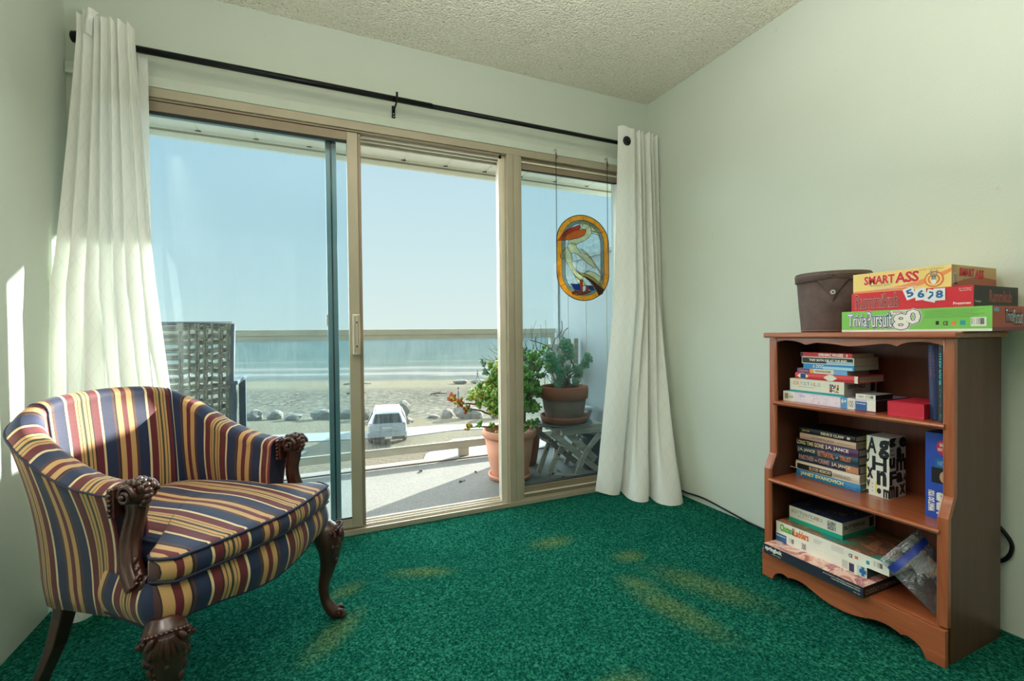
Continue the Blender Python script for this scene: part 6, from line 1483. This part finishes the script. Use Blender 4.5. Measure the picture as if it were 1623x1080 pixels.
PC.build('pelican_glass', SGT)
lead(LD, O0, .0026); lead(LD, O1, .0014); lead(LD, O2, .0012)
for c in cuts: lead(LD, [O0[c], O1[c]], .0012, False)
for c in cut2: lead(LD, [O1[c], O2[c]], .0011, False)
for P in ([(345, 488), (375, 560), (365, 670)], [(440, 700), (545, 632)], [(318, 500), (340, 610), (365, 670)]): lead(LD, P, .001, False)
for uv_ in ((432, 182),):
    x, z = SGc(*uv_); LD.blob((x, YS - .002, z), (.0045, .002, .004), m_lead, 2); LD.blob((x - .0005, YS - .0035, z), (.0022, .001, .0022), g_feet, 1)
for i in range(0, 96): # beaded outer edge
    if math.sin(2 * PI * i / 96) < .35: x, z = SGc(*O0[i]); LD.blob((x, YS, z), .0034, m_lead, 1)
LD.build('lead_lines', SGT)
for xx in (1.338, 1.694):
    b = MB(); z = 1.47; k = 0
    while z < 2.012:
        a = .0035; pts = [(xx + (a * math.cos(t) if k % 2 else 0), YS + (0 if k % 2 else a * math.cos(t)), z + .0065 * math.sin(t)) for t in [i * PI / 4 for i in range(8)]]
        b.tube(pts, .0009, m_blk, 4, closed=True); z += .0098; k += 1
    b.tube([(xx, YS, 2.012), (xx + .004, YS, 2.0), (xx + .008, YS, 1.985)], .0018, m_blk, 5); b.build('chain', SGT)
for xx, l in ((1.338, 'small wire cup hook on the white trim holding the left chain of the pelican panel'), (1.694, 'small wire cup hook on the white trim holding the right chain of the pelican panel')):
    b = MB(); b.tube([(xx, 2.3655, 2.034), (xx, 2.352, 2.034), (xx, 2.345, 2.030), (xx, 2.341, 2.020), (xx, 2.345, 2.013), (xx, 2.352, 2.017)], .0014, m_blk, 6); b.lathe([(0, 0), (.005, 0), (.004, .0015), (0, .002)], (xx, 2.3648, 2.034), m_frl, 10, 'Y'); b.tube([(xx, 2.345, 2.03), (xx - .002, 2.345, 2.042)], .0012, m_blk, 5); tag(b.build('cup_hook'), l, 'hook')
SKY, SUN, GLOW, LAMP, EXPO = 1.0, 26.0, 11.0, 0.0, 0.0
SUND = (1.0, .55, .36); SKY_FILLD = (-.30, .88, .42); CEIL_FILLP = (.25, 1.0, 2.40)
def area(name, loc, d, size, energy, col, spread=180):
    L = bpy.data.lights.new(name, 'AREA'); L.shape = 'DISK'; L.size = size; L.energy = energy; L.color = col; L.spread = math.radians(spread)
    o = bpy.data.objects.new(name, L); COL.objects.link(o); o.location = loc; o.rotation_euler = Vector(d).to_track_quat('-Z', 'Y').to_euler(); return o
area('fill_left', (.30, .75, 2.02), (-.65, -.10, -.15), .6, 3, (1.0, .99, .96))  # added fill disc out of view, turned to the left wall
area('fill_down', (.0, 1.35, 2.40), (.28, -.47, -1), .9, 13, (1.0, .99, .97))  # added overhead fill out of view, brightens chair, carpet and right wall
area('fill_down', (-.60, .65, 2.3), (-.05, -.36, -1), .5, 9, (1.0, .98, .95))  # second added overhead fill, for the low left wall
area('fill_up', (.35, .50, 1.42), (.0, -.27, 1), .4, 56, (1.0, .975, .93))  # added fill disc out of view, aimed up to brighten the ceiling
# ============================================================ LIGHT AND CAMERA
w = bpy.data.worlds.new('sky'); scene.world = w; w.use_nodes = True; nt = w.node_tree; nt.nodes.clear()
wo = nt.nodes.new('ShaderNodeOutputWorld'); bg = nt.nodes.new('ShaderNodeBackground'); tc = nt.nodes.new('ShaderNodeTexCoord'); sp = nt.nodes.new('ShaderNodeSeparateXYZ'); cr = nt.nodes.new('ShaderNodeValToRGB')
nt.links.new(tc.outputs['Generated'], sp.inputs[0]); nt.links.new(sp.outputs['Z'], cr.inputs[0]); nt.links.new(cr.outputs[0], bg.inputs[0]); nt.links.new(bg.outputs[0], wo.inputs[0])
e = cr.color_ramp.elements; e[0].position = 0; e[0].color = rgb(222, 240, 234); e[1].position = 1; e[1].color = rgb(130, 185, 215)
for p, c in ((.10, (212, 236, 236)), (.28, (198, 228, 236)), (.5, (176, 216, 232))): q = e.new(p); q.color = rgb(*c)
bg.inputs['Strength'].default_value = SKY
def sun(name, d, strength, ang, col):
    L = bpy.data.lights.new(name, 'SUN'); L.energy = strength; L.angle = math.radians(ang); L.color = col
    o = bpy.data.objects.new(name, L); COL.objects.link(o); o.location = (4, 8, 6); o.rotation_euler = Vector(d).to_track_quat('Z', 'Y').to_euler(); return o
sun('low_sun', SUND, SUN, .6, (1.0, .93, .80))
sun('sky_fill', SKY_FILLD, GLOW, 110, (.90, .97, 1.0))  # added broad soft sun, boosts the skylight entering the room
if LAMP:  # added ceiling fill, switched off
    L = bpy.data.lights.new('ceiling_fill', 'AREA'); L.shape = 'DISK'; L.size = .7; L.energy = LAMP; L.color = (1.0, .95, .86); o = bpy.data.objects.new('ceiling_fill', L); COL.objects.link(o); o.location = CEIL_FILLP
cam = bpy.data.cameras.new('camera'); co = bpy.data.objects.new('camera', cam); COL.objects.link(co); scene.camera = co
cam.sensor_width = 36; cam.lens = 36 * 733.3646 / 1623; cam.clip_start = .05; cam.clip_end = 30000
F0 = Vector((SY, CY_, 0)); U0 = Vector((0, 0, 1)); R0 = Vector((CY_, -SY, 0)); pt, rl = -.0141, -.0105
F = F0 * math.cos(pt) + U0 * math.sin(pt); U = -F0 * math.sin(pt) + U0 * math.cos(pt); Rr = R0 * math.cos(rl) + U * math.sin(rl); U2 = -R0 * math.sin(rl) + U * math.cos(rl)
m = Matrix((Rr, U2, -F)).transposed().to_4x4(); m.translation = Vector((0, 0, .9713)); co.matrix_world = m
vs = scene.view_settings; vs.view_transform = 'Standard'; vs.look = 'None'; vs.exposure = EXPO; vs.gamma = 1.0; vs.use_curve_mapping = False
scene.cycles.max_bounces = 10; scene.cycles.diffuse_bounces = 6; scene.cycles.transparent_max_bounces = 16; scene.cycles.sample_clamp_indirect = 6.0; scene.cycles.use_denoising = True
scene.cycles.caustics_reflective = False; scene.cycles.caustics_refractive = False
